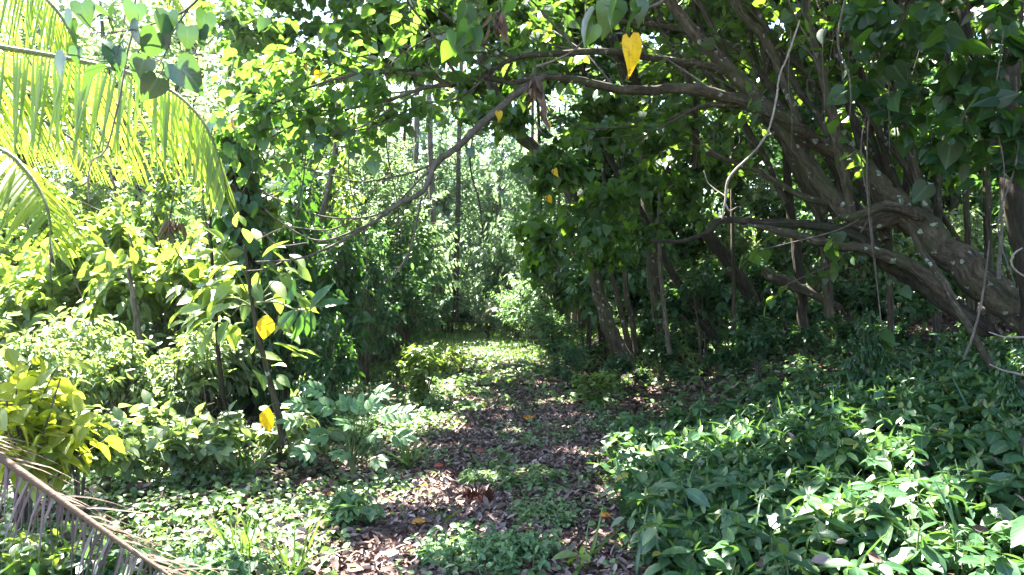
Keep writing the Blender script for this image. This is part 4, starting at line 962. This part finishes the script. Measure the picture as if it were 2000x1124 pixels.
# ------------------------------------------------------------------ coconut palm
def frond_parts(pts, rad, nleaf, length, side_out, hang, mat, rmat, t, start=.12, fwd=.4, dn=.3, width=1.0, sides=(1, -1), T=None):
    """a feather frond along pts (world, relative to the thing): rachis and leaflets"""
    fr = MB(); c = fr.tube(pts, rad, 7, 0)
    rach = fr.build('frond', M[rmat], t)
    L = np.concatenate([[0], np.cumsum(np.linalg.norm(np.diff(c, axis=0), axis=1))]); L /= L[-1]
    f = MB()
    s = np.linspace(start, .995, nleaf)
    pos = np.stack([np.interp(s, L, c[:, k]) for k in range(3)], 1)
    tan = unit(np.stack([np.interp(s, L, np.gradient(c[:, k])) for k in range(3)], 1))
    lat = unit(np.cross(tan, np.array([0, 0, 1.])))
    ln = length * np.clip(np.sin(np.pi * (.18 + .8 * s)) ** .6, .15, 1)
    for sg in sides:
        d0 = lat * sg * side_out + tan * fwd + np.array([0, 0, -dn]) + rng.normal(0, .05, (nleaf, 3))
        keep = rng.random(nleaf) > .07; brk = np.where(rng.random(nleaf) < .1, rng.uniform(.4, .8, nleaf), 1.)
        V, Fq, U, R_ = [], [], [], []
        K = 6
        p = pos.copy(); d = unit(d0)
        wv = unit(tan * .8 + np.array([0, 0, .35]))
        rows = []
        hg = hang * (.85 + .3 * rng.random(nleaf))
        for k in range(K):
            w = width * np.array([.006, .016, .017, .014, .009, .001])[k]
            ww = unit(np.cross(np.cross(d, tan), d) + 1e-5)
            fold = unit(np.cross(d, ww)) * w * .35
            rows.append((p - ww * w, p + fold, p + ww * w))
            p = p + d * (ln * brk * keep / (K - 1))[:, None]
            d = d + rng.normal(0, .02, (nleaf, 3)) + np.array([0, 0, -1.]) * (hg * (k + 1) / 4)[:, None]
            d = unit(d)
        v = np.stack([q for r in rows for q in r], 1)          # N, K*3, 3
        N = nleaf; base = (np.arange(N) * K * 3)[:, None, None]
        quads = []
        for k in range(K - 1):
            for j in range(2): quads.append((k * 3 + j, k * 3 + j + 1, k * 3 + 3 + j + 1, k * 3 + 3 + j))
        q = (np.array(quads)[None] + base).reshape(-1, 4)
        uv = np.tile(np.array([(j / 2, k / (K - 1)) for k in range(K) for j in range(3)]), (N, 1))
        f.add(v.reshape(-1, 3), [q], uv, np.repeat(rng.random(N), K * 3))
    lf = f.build('leaflet', M[mat], rach)
    return rach

base = on(-620, 5.6)
t = thing('coconut_palm', 'coconut palm whose yellow-green backlit fronds hang in over the thicket', 'palm tree', base)
o0 = np.array(base); head = P(-520, -60, 5.4)
b = MB(); b.tube([o0 * 0 + np.array([0, 0, -.1]), (head - o0) * .4 + np.array([.12, 0, 0]), (head - o0) * .75, head - o0], [.2, .15, .13, .12], 12, .03); b.build('trunk', M['bark_pale'], t)
def fr(*pts, **kw):
    w, r = line(*pts)
    frond_parts([head - o0] + list(w - o0), [.03] + list(r), kw.pop('n', 95), kw.pop('length', .8), kw.pop('out', .8), kw.pop('hang', .55), kw.pop('mat', 'palm'), 'stem_green', t, **kw)
fr((-200, 60, 5.2, 14), (0, 92, 5.0, 11), (150, 118, 4.9, 9), (260, 145, 4.8, 8), (335, 178, 4.75, 7), (392, 232, 4.7, 6), (425, 300, 4.65, 4), (440, 372, 4.6, 2), n=124, length=1.0, hang=.09, out=.38, width=.74, fwd=.3, dn=.85)
fr((-260, 230, 4.8, 14), (-120, 255, 4.5, 12), (0, 292, 4.35, 10), (48, 330, 4.3, 9), (82, 380, 4.25, 7), (97, 430, 4.2, 5), (99, 485, 4.2, 2), n=104, length=.9, hang=.12, out=.75, width=.8, fwd=.4, dn=.45)
fr((-260, -60, 5.6, 14), (-80, -70, 5.6, 11), (40, -40, 5.5, 9), (110, 20, 5.4, 7), (150, 95, 5.4, 4), (160, 160, 5.4, 2), n=80, length=.9, hang=.15, out=.35, width=.65, fwd=.25, dn=.9)
fr((-250, 120, 5.6, 14), (-80, 175, 5.9, 10), (60, 225, 6.1, 8), (150, 280, 6.2, 5), (200, 340, 6.2, 2), n=90, length=.8, hang=.25, out=.9, width=.65)
fr((-300, -150, 6.2, 14), (-60, -190, 6.8, 10), (150, -150, 7.2, 8), (300, -60, 7.4, 4), (360, 20, 7.4, 2), n=80, length=.8, hang=.7)
fr((-640, -250, 5.0, 12), (-800, -240, 4.6, 8), (-900, -60, 4.3, 3), n=60, length=.8, hang=.6)

# ------------------------------------------------------------------ dead frond on the weeds
o0 = P(180, 1040, 3.3); o0[2] = 0.1
t = thing('fallen_palm_frond', 'dead grey-mauve palm frond slanting down across the lower weeds', 'palm frond', o0)
w, r = line((-120, 815, 3.5, 17), (-20, 880, 3.45, 15), (60, 935, 3.4, 14), (130, 985, 3.35, 13), (200, 1035, 3.3, 11), (265, 1080, 3.25, 9), (325, 1120, 3.2, 6), (380, 1165, 3.15, 3))
b = MB(); c = b.tube(w - o0, r, 8, 0)
b.build('rachis', M['dead_brown'], t)
L = np.concatenate([[0], np.cumsum(np.linalg.norm(np.diff(c, axis=0), axis=1))]); L /= L[-1]
def dead_leaflets(s, d_of, ln, wprof, droop, mat, jit):
    f = MB(); N = len(s)
    pos = np.stack([np.interp(s, L, c[:, k]) for k in range(3)], 1)
    d = unit(np.tile(np.array(d_of), (N, 1)) + rng.normal(0, jit, (N, 3)))
    tan = unit(c[-1] - c[0])
    p = pos.copy(); rows = []; K = len(wprof)
    for k in range(K):
        ww = unit(tan - d * np.sum(d * tan, 1, keepdims=True)) + rng.normal(0, .05, (N, 3))
        rows += [p - ww * wprof[k], p + np.cross(d, ww) * wprof[k] * .5, p + ww * wprof[k]]
        p = p + d * (ln / (K - 1))[:, None]; d = unit(d + np.array([0, 0, -droop]) + rng.normal(0, .05, (N, 3)))
    v = np.stack(rows, 1)
    quads = [(k * 3 + j, k * 3 + j + 1, k * 3 + 4 + j, k * 3 + 3 + j) for k in range(K - 1) for j in range(2)]
    q = (np.array(quads)[None] + (np.arange(N) * K * 3)[:, None, None]).reshape(-1, 4)
    f.add(v.reshape(-1, 3), [q], np.tile(np.array([(j / 2, k / (K - 1)) for k in range(K) for j in range(3)]), (N, 1)), np.repeat(rng.random(N), K * 3))
    return f.build('leaflet', M[mat], t)
s = np.sort(np.concatenate([np.linspace(.08, .5, 36), np.linspace(.53, .97, 34)]) + rng.normal(0, .006, 70))
dead_leaflets(s, (-.22, -.12, -1), (.2 + .15 * rng.random(70)) * np.where(rng.random(70) < .2, .5, 1), [.0025, .008, .0065, .005, .0035, .0015], .14, 'dead_frond', .2)
s = np.linspace(.02, .9, 58) + rng.normal(0, .004, 58)
dead_leaflets(s, (.85, .2, -.32), .3 + .14 * rng.random(58), [.003, .006, .005, .004, .003, .0015], .1, 'dead_brown', .16)

# ------------------------------------------------------------------ feather-leaf seedling catching the sun
def pinnate(f, base, tip_dir, length, n, ls, lift=(0, 0, 1)):
    d = unit(np.array(tip_dir, float)); lat = unit(np.cross(d, np.array(lift, float)))
    nrm = unit(np.cross(lat, d))
    for k in range(n):
        t_ = (k // 2 + 1) / (n // 2 + .5)
        sg = 1 if k % 2 else -1
        dd = d * (.45 + .5 * t_) + lat * sg * .9 + nrm * .05
        if k == n - 1: dd = d
        f.leaves(OVAL, (np.asarray(base) + d * length * min(t_, 1))[None], dd[None], nrm[None] + rng.normal(0, .12, (1, 3)), np.array([ls]) * rng.uniform(.8, 1.15), None, .8)
o0 = on(690, 5.75)
t = thing('feather_leaf_seedling', 'feather-leaved seedling with a white sunlit spray at its top', 'seedling', o0)
f, s = MB(), MB()
for (px, py, dx, dy, dz, L_) in [(700, 815, .1, .1, .9, .14), (685, 805, -.5, .1, .8, .13), (715, 808, .6, .1, .75, .13), (660, 800, -.8, -.3, .3, .2), (735, 815, .85, -.3, .25, .22), (690, 830, -.4, -.8, .2, .18), (720, 850, .5, -.7, .1, .22), (650, 850, -.8, -.4, .05, .22), (760, 850, .9, -.2, -.1, .2), (680, 880, -.3, -.8, -.1, .2), (730, 890, .5, -.7, -.2, .2), (640, 770, -.7, -.2, .3, .2), (610, 790, -.8, -.3, .1, .2), (725, 775, .7, -.3, .3, .2), (765, 810, .9, -.2, .1, .2), (640, 800, -.5, -.6, .2, .2), (600, 820, -.8, -.4, .0, .24), (620, 880, -.6, -.6, .0, .22)]:
    e = P(px, py, 5.75 + rng.normal(0, .12)) - o0
    pinnate(f, e, (dx, dy, dz), L_ * .62, 7, .1, (0, -.75, .65))
    s.tube([np.array([0, 0, .0]), np.array([e[0] * .12 + rng.normal(0, .02), e[1] * .12, e[2] * .5]), e, e + .6 * unit(np.array([dx, dy, dz])) * L_], [.004, .003, .002, .001], 5, 0)
f.build('foliage', M['weed'], t); s.build('stem', M['stem_green'], t)

# broad shiny sprig over the yellow leaf
o0 = P(575, 600, 5.4)
t = thing('hanging_sprig', 'arching sprig of long shiny leaves flashing white against black shade', 'sprig', o0)
s = MB(); w, r = line((500, 592, 5.7, 5), (540, 590, 5.55, 4), (575, 604, 5.4, 4), (605, 604, 5.3, 3), (630, 580, 5.3, 2)); s.tube(w - o0, r, 6, .02); s.build('stem', M['stem_green'], t)
f = MB()
for px, py, d in [(605, 604, (.5, -.1, .7)), (610, 600, (.9, -.1, .25)), (585, 605, (-.6, -.2, -.8)), (592, 606, (-.15, -.3, -1)), (600, 605, (.1, -.2, -1)), (606, 603, (.25, -.2, -.9)), (580, 604, (-.75, -.1, -.6)), (560, 598, (.3, .1, .9))]:
    f.leaves(LANCE, (P(px, py, 5.38) - o0)[None], np.array([d], float), np.array([[.35, -.5, .7]]) + rng.normal(0, .2, (1, 3)), np.array([.26 * rng.uniform(.75, 1.1)]), None, .8)
f.build('foliage', M['gloss'], t)

# ------------------------------------------------------------------ near leafy twigs at the top of the view
def leafy_twig(label, twigs, leaves, mat, dist):
    global o0
    o0 = P(*twigs[0][0][:3])
    t = thing('hanging_tree_branch', label, 'branch', o0)
    s = MB()
    for a in twigs: w, r = line(*a); s.tube(w - o0, r, 6, .02)
    s.build('twig', M['twig'], t)
    f = MB()
    for px, py, d, ang, sz, tilt in leaves:
        a = math.radians(ang)
        dr = np.array([[math.cos(a), .25 * math.sin(3 * a), -math.sin(a)]])
        nn = np.array([[tilt[0] * 1.6, -.6 + tilt[1], tilt[2] + .25]]) + rng.normal(0, .2, (1, 3))
        f.leaves(HEARTC, (P(px, py, d) - o0)[None], dr, nn, np.array([sz]), None, 1.0)
    f.build('foliage', M[mat], t)
leafy_twig('hanging branch with bluish-green heart leaves in front of the palm fronds',
  [[(420, -40, 3.4, 6), (370, 15, 3.3, 5), (320, 40, 3.2, 4), (250, 60, 3.1, 3), (190, 62, 3.0, 3), (150, 20, 3.0, 2)], [(370, 15, 3.3, 4), (340, 60, 3.2, 3), (330, 90, 3.1, 3), (345, 118, 3.0, 2)], [(250, 60, 3.1, 3), (235, 85, 3.0, 2), (215, 120, 3.0, 2), (130, 105, 3.0, 2)], [(330, 90, 3.1, 2), (310, 130, 3.0, 2), (300, 150, 3, 2)]],
  [(158, 2, 3.0, 70, .1, (.2, .1, .9)), (140, 15, 3.0, 100, .1, (-.1, 0, .7)), (155, 42, 3, 115, .12, (-.7, 0, .1)), (185, 20, 3.05, 10, .1, (0, .3, 1.2)), (270, 35, 3.1, 100, .12, (-.4, .1, .9)), (310, 25, 3.1, 60, .13, (.3, .2, 1)), (330, 20, 3.15, 100, .12, (.1, .3, .9)), (400, 22, 3.2, 80, .11, (.3, .1, .8)), (185, 78, 3, 15, .11, (0, .1, .6)),
   (215, 92, 3, 60, .11, (.4, 0, -.2)), (310, 60, 3.1, 110, .13, (.2, .2, -.3)), (130, 105, 3, 125, .13, (-.2, 0, -.4)), (152, 92, 3, 100, .07, (.1, 0, -.3)), (212, 130, 3, 170, .14, (0, .2, .8)), (205, 118, 3, 20, .06, (0, .2, .7)), (285, 112, 3, 110, .11, (.5, .2, .5)), (340, 120, 3, 45, .15, (-.2, .1, .4)), (310, 148, 3, 115, .12, (.5, 0, -.1)), (265, 5, 3.15, 90, .1, (.1, .1, .8)), (225, 15, 3.1, 120, .1, (0, .2, .9)), (365, 50, 3.15, 80, .1, (.2, .1, -.4)), (395, 50, 3.2, 95, .09, (0, .1, -.2))],
  'blue_heart', 3)
leafy_twig('near branch tip with glossy pale heart leaves above the yellow leaf',
  [[(1330, -30, 3.4, 7), (1290, 5, 3.4, 6), (1255, 17, 3.3, 5), (1225, 22, 3.2, 4), (1180, 10, 3.2, 3)], [(1225, 22, 3.2, 4), (1150, 70, 3.4, 3), (1120, 100, 3.6, 4), (1080, 120, 3.9, 5), (1050, 130, 4.2, 6)]],
  [(1200, 0, 3.2, 110, .15, (.1, .1, .5)), (1165, 15, 3.15, 130, .16, (-.5, .2, .6)), (1245, 0, 3.2, 80, .1, (.2, 0, .6)), (1255, 20, 3.2, 150, .12, (.3, .2, 1.4)), (1160, 45, 3.2, 95, .1, (.3, .1, .3)), (1235, -10, 3.2, 40, .12, (.1, .1, -.2)), (1215, -15, 3.1, 130, .15, (-.2, .1, .8))],
  'heart', 3)
leafy_twig('dangling lime leaves on a thin twig beside withered leaf bunches',
  [[(900, -40, 4.6, 6), (905, 0, 4.5, 4), (915, 30, 4.4, 3), (925, 60, 4.3, 2)]],
  [(912, 10, 4.4, 95, .16, (.5, .1, .2)), (915, 45, 4.3, 100, .15, (.7, 0, .1)), (890, 60, 4.3, 85, .13, (.2, .1, .1)), (925, 55, 4.3, 60, .11, (.3, .1, .2)), (895, 0, 4.5, 130, .12, (0, .2, .8)), (1000, -5, 4.2, 100, .1, (.3, 0, .2)), (880, 85, 4.4, 110, .11, (.1, .1, .4))],
  'heart_dark', 4)

# single coloured leaves
def one_leaf(name, label, px, py, d, dr, nn, sz, mat, T=HEARTC, wid=1.0, stalk=None):
    q = P(px, py, d)
    t = thing(name, label, 'leaf', q)
    f = MB(); f.leaves(T, np.zeros((1, 3)), np.array([dr], float), np.array([nn], float), np.array([sz]), np.array([.5]), wid)
    f.build('blade', M[mat], t)
    s = MB()
    if stalk: s.tube([(0, 0, 0), np.array(P(*stalk)) - q], [.002, .002], 5, 0)
    else: s.tube([(0, 0, 0), -np.array(dr, float) * sz * .3], [.0018, .0015], 5, 0)
    s.build('stalk', M['stem_green'], t)
    return t
one_leaf('hanging_leaf', 'big clear yellow leaf hanging below the pale heart leaves', 1228, 68, 3.2, (.25, .1, -1), (.3, -1, .1), .165, 'yellow', HEARTC, .66, (1232, 20, 3.2))
one_leaf('hanging_leaf', 'round yellow leaf lit on the big-leaf sapling', 522, 615, 5.4, (-.1, -.1, -1), (.45, -1, .3), .18, 'yellow', OVAL, 1.25, (505, 600, 5.6))
one_leaf('hanging_leaf', 'yellow and orange withering leaf low on the sapling stem', 524, 795, 5.5, (-.05, -.1, -1), (-.3, -1, .2), .19, 'yellow', OVAL, 1.2, (540, 785, 5.75))
for px, py, d, sz, lab in [(973, 225, 6.3, .09, 'small yellow leaf under the arching limb'), (1072, 245, 8, .09, 'little yellow leaf in the middle of the heart-leaf curtain'), (1083, 338, 8, .1, 'yellow leaf on the shaded heart-leaf curtain'), (1070, 390, 8, .1, 'curled yellow leaf low in the heart-leaf curtain'), (597, 130, 6, .08, 'amber leaf among the fanned bare branches'), (625, 148, 6, .09, 'yellow leaf dangling amid the fanned bare branches'), (455, 238, 5.2, .08, 'small orange leaf at the palm frond tip')]:
    one_leaf('hanging_leaf', lab, px, py - 8, d, (rng.normal(0, .4), rng.normal(0, .3), -1), (.9 * rng.normal(), -1, .5), sz * .9, 'yellow' if 'orange' not in lab and 'amber' not in lab else 'orange')
def fallen(label, px, py, sz, mat, T=OVAL, wid=1.0, ang=0.):
    d = EYE * FPX / (py - 590)
    x = (px - 1000) / FPX * d; z = float(G(x, d)) + .05
    for _ in range(4):
        d = (EYE - z) * FPX / (py - 590); x = (px - 1000) / FPX * d; z = float(G(x, d)) + .05
    t = thing('fallen_leaf', label, 'leaf', (x, d, z))
    f = MB(); f.leaves(T, np.zeros((1, 3)), np.array([[math.cos(ang), math.sin(ang), .25]]), np.array([[0, -.55, 1]]), np.array([sz]), np.array([.5]), wid); f.build('blade', M[mat], t)
    s = MB(); s.tube([(0, 0, 0), (-.3 * sz * math.cos(ang), -.3 * sz * math.sin(ang), -.02)], [.0018, .0015], 5, 0); s.build('stalk', M['dead_brown'], t)
fallen('lone bright orange-yellow leaf on the brown path', 1024, 818, .13, 'orange', HEART, .9, .3)
fallen('orange leaf at the bottom edge of the pink litter', 680, 1108, .085, 'orange', OVAL, 1.0, -.3)
fallen('amber leaf beside the arching grass tuft', 805, 1020, .085, 'orange', OVAL, 1.1, .2)
fallen('scarlet leaf on the lit litter above the amber one', 838, 960, .09, 'red', OVAL, 1.0, .1)
fallen('dull red leaf on the litter past the scarlet one', 850, 910, .08, 'red', OVAL, 1.0, .5)
fallen('maroon leaf on the shaded top of the path', 925, 882, .09, 'red', OVAL, 1.0, -.2)
fallen('orange leaf at the edge of the herb bed', 1168, 1007, .09, 'orange', OVAL, 1.0, .2)
fallen('tiny orange scrap in the creeper mat', 640, 965, .06, 'orange', OVAL, 1.0, .8)
fallen('pale curled dead leaf at the foot of the creeper', 905, 1105, .09, 'pale_dead', OVAL, 1.1, .4)
fallen('pale dead leaf on the pink litter', 760, 1085, .1, 'pale_dead', OVAL, 1.0, 1.2)
fallen('amber leaf on the sunlit weeds by the lit trunk', 1080, 740, .13, 'orange', OVAL, 1.0, 1.3)
fallen('pink-red leaf on the dark litter bank', 1385, 697, .12, 'red', OVAL, 1.0, .1)

# ------------------------------------------------------------------ vines, bare twigs, dead bunches
def vine(name, label, polys, mat='vine', cat='vine', seg=6, wob=.06):
    global o0
    o0 = P(*polys[0][0][:3]); t = thing(name, label, cat, o0)
    b = MB()
    for a in polys[:1]: w, r = line(*a); b.tube(w - o0, r, seg, wob)
    b.build('stem', M[mat], t)
    if len(polys) > 1:
        b = MB()
        for a in polys[1:]: w, r = line(*a); b.tube(w - o0, r, seg, wob)
        b.build('tendril', M[mat], t)
vine('hanging_vine', 'pale kinked vine dangling in front of the arching limbs', [[(1562, 40, 5, 3), (1540, 105, 5, 4), (1522, 150, 5, 3.5), (1517, 190, 5, 4.5), (1503, 248, 5, 4), (1490, 275, 5, 5), (1468, 302, 5, 4), (1425, 346, 5, 5), (1416, 395, 5, 4), (1410, 428, 5, 3)], [(1417, 398, 5, 4), (1425, 412, 5, 3), (1440, 404, 5, 2)], [(1418, 385, 5, 3), (1385, 360, 5.1, 2), (1375, 335, 5.1, 2)]])
vine('hanging_vine', 'pale looping vine dangling before the palm fronds', [[(266, -20, 3.3, 4), (262, 40, 3.3, 4), (262, 50, 3.3, 4), (250, 100, 3.3, 4), (243, 140, 3.3, 4), (232, 200, 3.3, 4), (208, 290, 3.3, 4), (180, 315, 3.3, 3), (172, 350, 3.3, 3), (173, 395, 3.3, 2)], [(243, 120, 3.3, 3), (275, 110, 3.3, 3), (305, 116, 3.3, 3), (320, 130, 3.3, 3), (300, 166, 3.3, 2)], [(256, -10, 3.3, 2), (240, 60, 3.3, 2), (244, 120, 3.3, 2)]])
vine('hanging_vine', 'bright curled bare twig against the blackest shade', [[(2010, 545, 4.2, 4), (1988, 532, 4.2, 4), (1976, 516, 4.2, 4), (1980, 497, 4.2, 4), (1996, 485, 4.2, 3)]])
vine('bare_twig', 'upper of two bright bare twigs poking in over the bed', [[(2040, 655, 4, 5), (2000, 659, 4, 5), (1960, 658, 4, 4), (1932, 649, 4, 2)]], cat='twig')
vine('bare_twig', 'lower of two bright bare twigs poking in over the bed', [[(2040, 735, 4, 5), (2000, 733, 4, 5), (1960, 724, 4, 4), (1932, 712, 4, 2)]], cat='twig')
vine('leaning_stick', 'thin brown stick leaning before the great trunk base', [[(1882, 702, 5.3, 5), (1900, 655, 5.3, 5), (1915, 600, 5.35, 4.5), (1926, 530, 5.4, 4), (1932, 470, 5.5, 2)]], 'twig', cat='stick')
vine('leaning_stick', 'broken stick hanging beside the darkest trunk', [[(1950, 545, 5.6, 8), (1952, 500, 5.6, 8), (1957, 440, 5.6, 5), (1953, 380, 5.6, 2)]], 'twig', cat='stick')
vine('dry_stalk', 'dry bent grass stalk rising from the shaded bed', [[(1868, 915, 4.6, 4), (1905, 870, 4.6, 4), (1928, 838, 4.6, 3), (1965, 780, 4.6, 3), (2005, 715, 4.6, 2)]], cat='stalk')
for k, (px, y0, y1, d, w, lab) in enumerate([(1700, -20, 420, 6.2, 4, 'thread-thin vine straight down past the great trunk'), (1735, -20, 300, 6.0, 4, 'thin vine hanging among the dark heart leaves'), (1655, -20, 230, 5.8, 6, 'knotted tan vine beside the upright mottled limb'), (1712, 60, 520, 6.4, 5, 'long vine reaching toward the lit patch of limb'), (1960, 60, 440, 5.2, 4, 'thin green vine against the darkest trunk'), (1610, 20, 260, 6.3, 3, 'short thread vine between the two mottled limbs'), (1545, 60, 300, 6.6, 3, 'thread vine behind the kinked pale vine'), (1985, 150, 560, 5.3, 5, 'vine at the very edge beside the darkest trunk'), (1070, 560, 470, 8, 2, 'short dark tendril under the heart-leaf curtain'), (1005, 400, 680, 9.5, 2, 'hair-thin straight vine hanging over the path bend'), (938, 200, 480, 10, 6, 'leafy rope of vine hanging above the trail'), (585, 120, 600, 8.5, 4, 'slack vine down the dark bush behind the yellow leaf'), (640, 60, 520, 9.2, 4, 'vine crossing the crooked slim trunk'), (705, 150, 620, 9.8, 4, 'vine over the bluish bush under the bare branch'), (760, 100, 560, 11, 4, 'faint vine among the slim far trunks'), (415, 250, 560, 7.4, 4, 'slack vine beside the dark sapling stem'), (350, 330, 640, 7.6, 4, 'bent vine among the thicket leaves below the palm')]):
    vine('hanging_vine', lab, [[(px, y0, d, w * .6), (px + rng.normal(0, 14), y0 * .6 + y1 * .4, d, w * .7), (px + rng.normal(0, 14), y0 * .3 + y1 * .7, d, w * .6), (px + rng.normal(0, 4), y1, d, w * .3)]], 'twig')

def bunch(label, px, py, d, n, length, mat='dead_brown'):
    q = P(px, py, d); t = thing('withered_leaf_bunch', label, 'dead leaves', q)
    f = MB(); p = rng.normal(0, length * .14, (n, 3)); p[:, 2] = -np.abs(p[:, 2]) * 2.2
    f.leaves(LANCE, p, np.stack([rng.normal(0, .3, n), rng.normal(0, .3, n), -np.ones(n)], 1), rng.normal(0, 1, (n, 3)), length * (.4 + .5 * rng.random(n)), None, .6)
    f.build('blade', M[mat], t)
    s = MB(); s.tube([(0, 0, .12), (0, 0, 0), (.02, 0, -length * .6)], [.004, .004, .002], 5, 0); s.build('stalk', M['twig'], t)
bunch('withered brown leaf bunch hanging from the arching limb end', 1045, 150, 5.6, 30, .22)
bunch('withered leaf bunch near the top beside the lime leaves', 975, 15, 5.0, 26, .2)
bunch('thin withered strand drooping under the limb end', 1060, 190, 5.6, 12, .2)
bunch('dead brown leaf bunch on the thicket shrub below the palm', 335, 420, 8.2, 18, .3)

# dry root tangle at the thicket foot
q0 = on(355, 6.3)
t = thing('dry_root_tangle', 'pinkish dry tangle of roots and grass at the thicket foot', 'dry tangle', q0)
b = MB()
for _ in range(110):
    a = rng.random() * 6.28; r = .28 * rng.random() ** .5; p0 = np.array([math.cos(a) * r, math.sin(a) * r * .6, 0])
    p1 = p0 + np.array([rng.normal(0, .1), rng.normal(0, .08), .12 + .2 * rng.random()]); p2 = p1 + np.array([rng.normal(0, .14), rng.normal(0, .1), rng.normal(-.02, .1)])
    b.tube([p0, p1, p2], [.003, .003, .0015], 4, .05)
b.build('root', M['vine'], t)
f = MB(); f.leaves(OVAL, np.array([[-.12, -.2, .28]]), np.array([[-.8, -.2, -.35]]), np.array([[0, -.5, 1]]), np.array([.2]), None, .8); f.build('dead_leaf', M['dead_brown'], t)

# twigs fallen on the path
def fallen_twig(loc, rz, L_, label=None):
    t = thing('fallen_twig', 'thin grey-brown twig lying among the dry leaves of the path', 'twig', loc, 'twigs fallen on the path')
    b = MB(); b.tube([(-L_ / 2, 0, 0), (-.1 * L_, .02, .012), (.2 * L_, -.015, .01), (L_ / 2, .02, 0)], [.006, .005, .004, .002], 5, .08); b.build('stem', M['twig'], t)
    b = MB(); b.tube([(.1 * L_, 0, .01), (.28 * L_, .06, .03)], [.003, .0015], 4, 0); b.build('side_shoot', M['twig'], t); return t
tw_protos = [fallen_twig((0, 0, 0), 0, L_) for L_ in (.22, .34, .5)]
for k, p in enumerate(scatter(46, (-1.1, 1.2), (3.4, 9), lambda x, y: (np.abs(x - path_c(y)) < path_h(y)) * 1.)):
    loc = p + np.array([0, 0, .045]); rz = rng.random() * 6.28
    if k < 3: tw_protos[k].location = tuple(loc); tw_protos[k].rotation_euler.z = rz
    else: dup(tw_protos[k % 3], loc, rz, rng.uniform(.7, 1.2))

# red-brown rotten husk on the path
q0 = on(930, 5.15)
t = thing('rotten_husk', 'shaggy red-brown rotten husk lying on the path', 'husk', q0)
b = MB()
th = np.linspace(0, np.pi / 2, 6); ph = np.linspace(0, 6.283, 13)[:-1]
V = np.array([[.1 * math.cos(p) * math.cos(a), .065 * math.sin(p) * math.cos(a), .06 * math.sin(a)] for a in th for p in ph]) * (1 + rng.normal(0, .08, (72, 1)))
i, k = np.meshgrid(np.arange(5), np.arange(12), indexing='ij')
b.add(V, [np.stack([i * 12 + k, i * 12 + (k + 1) % 12, (i + 1) * 12 + (k + 1) % 12, (i + 1) * 12 + k], -1).reshape(-1, 4)], V[:, :2] * 3, np.full(72, .3))
b.build('core', M['husk'], t)
f = MB(); n = 170; a = rng.random(n) * 6.283; r = np.sqrt(rng.random(n))
p = np.stack([.1 * np.cos(a) * r + .02, .07 * np.sin(a) * r, .06 * np.sqrt(1 - r ** 2) * .8], 1)
f.leaves(LANCE, p, np.stack([np.cos(a) * .5 + .2, np.sin(a) * .5 - .3, .6 + rng.normal(0, .3, n)], 1), rng.normal(0, 1, (n, 3)), .04 + .05 * rng.random(n), None, .45)
f.build('fibre', M['husk'], t)

# log by the lit trunk, roots on the bank, stump at the end of the trail
def log(name, label, pts, mat, cat, seg=10):
    global o0
    w, r = line(*pts); o0 = w[0].copy(); t = thing(name, label, cat, o0)
    b = MB(); b.tube(w - o0, r, seg, .08); b.build('wood', M[mat], t)
    b = MB(); e = w[len(w) // 2] - o0; b.tube([e, e + np.array([.05, -.05, .12]), e + np.array([.1, -.12, .3])], [r[0] * .35, r[0] * .25, r[0] * .1], 6, .05); b.build('branch_stub', M[mat], t)
lw = [on(1105, 11.2), on(1150, 11.5), on(1200, 11.9), on(1250, 12.4)]
o0 = lw[0].copy(); t = thing('fallen_log', 'dark rotting log lying in the weeds beside the lit trunk', 'log', o0)
b = MB(); b.tube([q - o0 + np.array([0, 0, .07]) for q in lw], [.07, .085, .08, .06], 10, .1); b.build('wood', M['bark_dark'], t)
b = MB(); b.tube([(.4, .3, .12), (.42, .28, .3), (.5, .2, .42)], [.025, .02, .008], 6, .08); b.build('branch_stub', M['bark_dark'], t)
log('fallen_log', 'dim mossy log lying on the gloomy bank', [(1490, 530, 9.5, 20), (1540, 552, 9.3, 24), (1590, 575, 9.2, 20), (1640, 600, 9.2, 14)], 'bark', 'log')
log('fallen_branch', 'pale fallen branch slanting among the bushes at the trail end', [(940, 620, 22, 4), (955, 608, 22, 5), (985, 595, 22, 3)], 'vine', 'branch', 6)
o0 = on(953, 26); o0[2] = P(953, 653, 26)[2]
t = thing('small_stump', 'small dark stump upright on the grass at the trail end', 'stump', o0)
b = MB(); b.tube([(0, 0, -.3), (0, 0, .1), (.02, 0, .22), (-.01, 0, .3)], [.06, .062, .05, .035], 9, .12); b.build('wood', M['bark_dark'], t)
b = MB(); b.tube([(-.01, 0, .28), (-.04, 0, .36), (.03, 0, .37)], [.03, .025, .012], 6, .1); b.build('splinter', M['bark_dark'], t)
# ------------------------------------------------------------------ humid air
me = bpy.data.meshes.new("haze")
x0, x1, y0, y1, z0, z1 = -260, 260, -70, 310, -3, 34
me.from_pydata([(x, y, z) for x in (x0, x1) for y in (y0, y1) for z in (z0, z1)], [], [(0, 1, 3, 2), (4, 6, 7, 5), (0, 4, 5, 1), (2, 3, 7, 6), (0, 2, 6, 4), (1, 5, 7, 3)])
hz = bpy.data.objects.new("haze", me); scene.collection.objects.link(hz); tag(hz, kind='stuff')
hm = bpy.data.materials.new("haze"); hm.use_nodes = True; hm.node_tree.nodes.clear()
ho = nd(hm.node_tree, "ShaderNodeOutputMaterial"); hv = nd(hm.node_tree, "ShaderNodeVolumePrincipled")
hv.inputs["Color"].default_value = (.86, .93, .92, 1); hv.inputs["Density"].default_value = .0004; hv.inputs["Anisotropy"].default_value = .7
hm.node_tree.links.new(hv.outputs[0], ho.inputs["Volume"]); me.materials.append(hm)
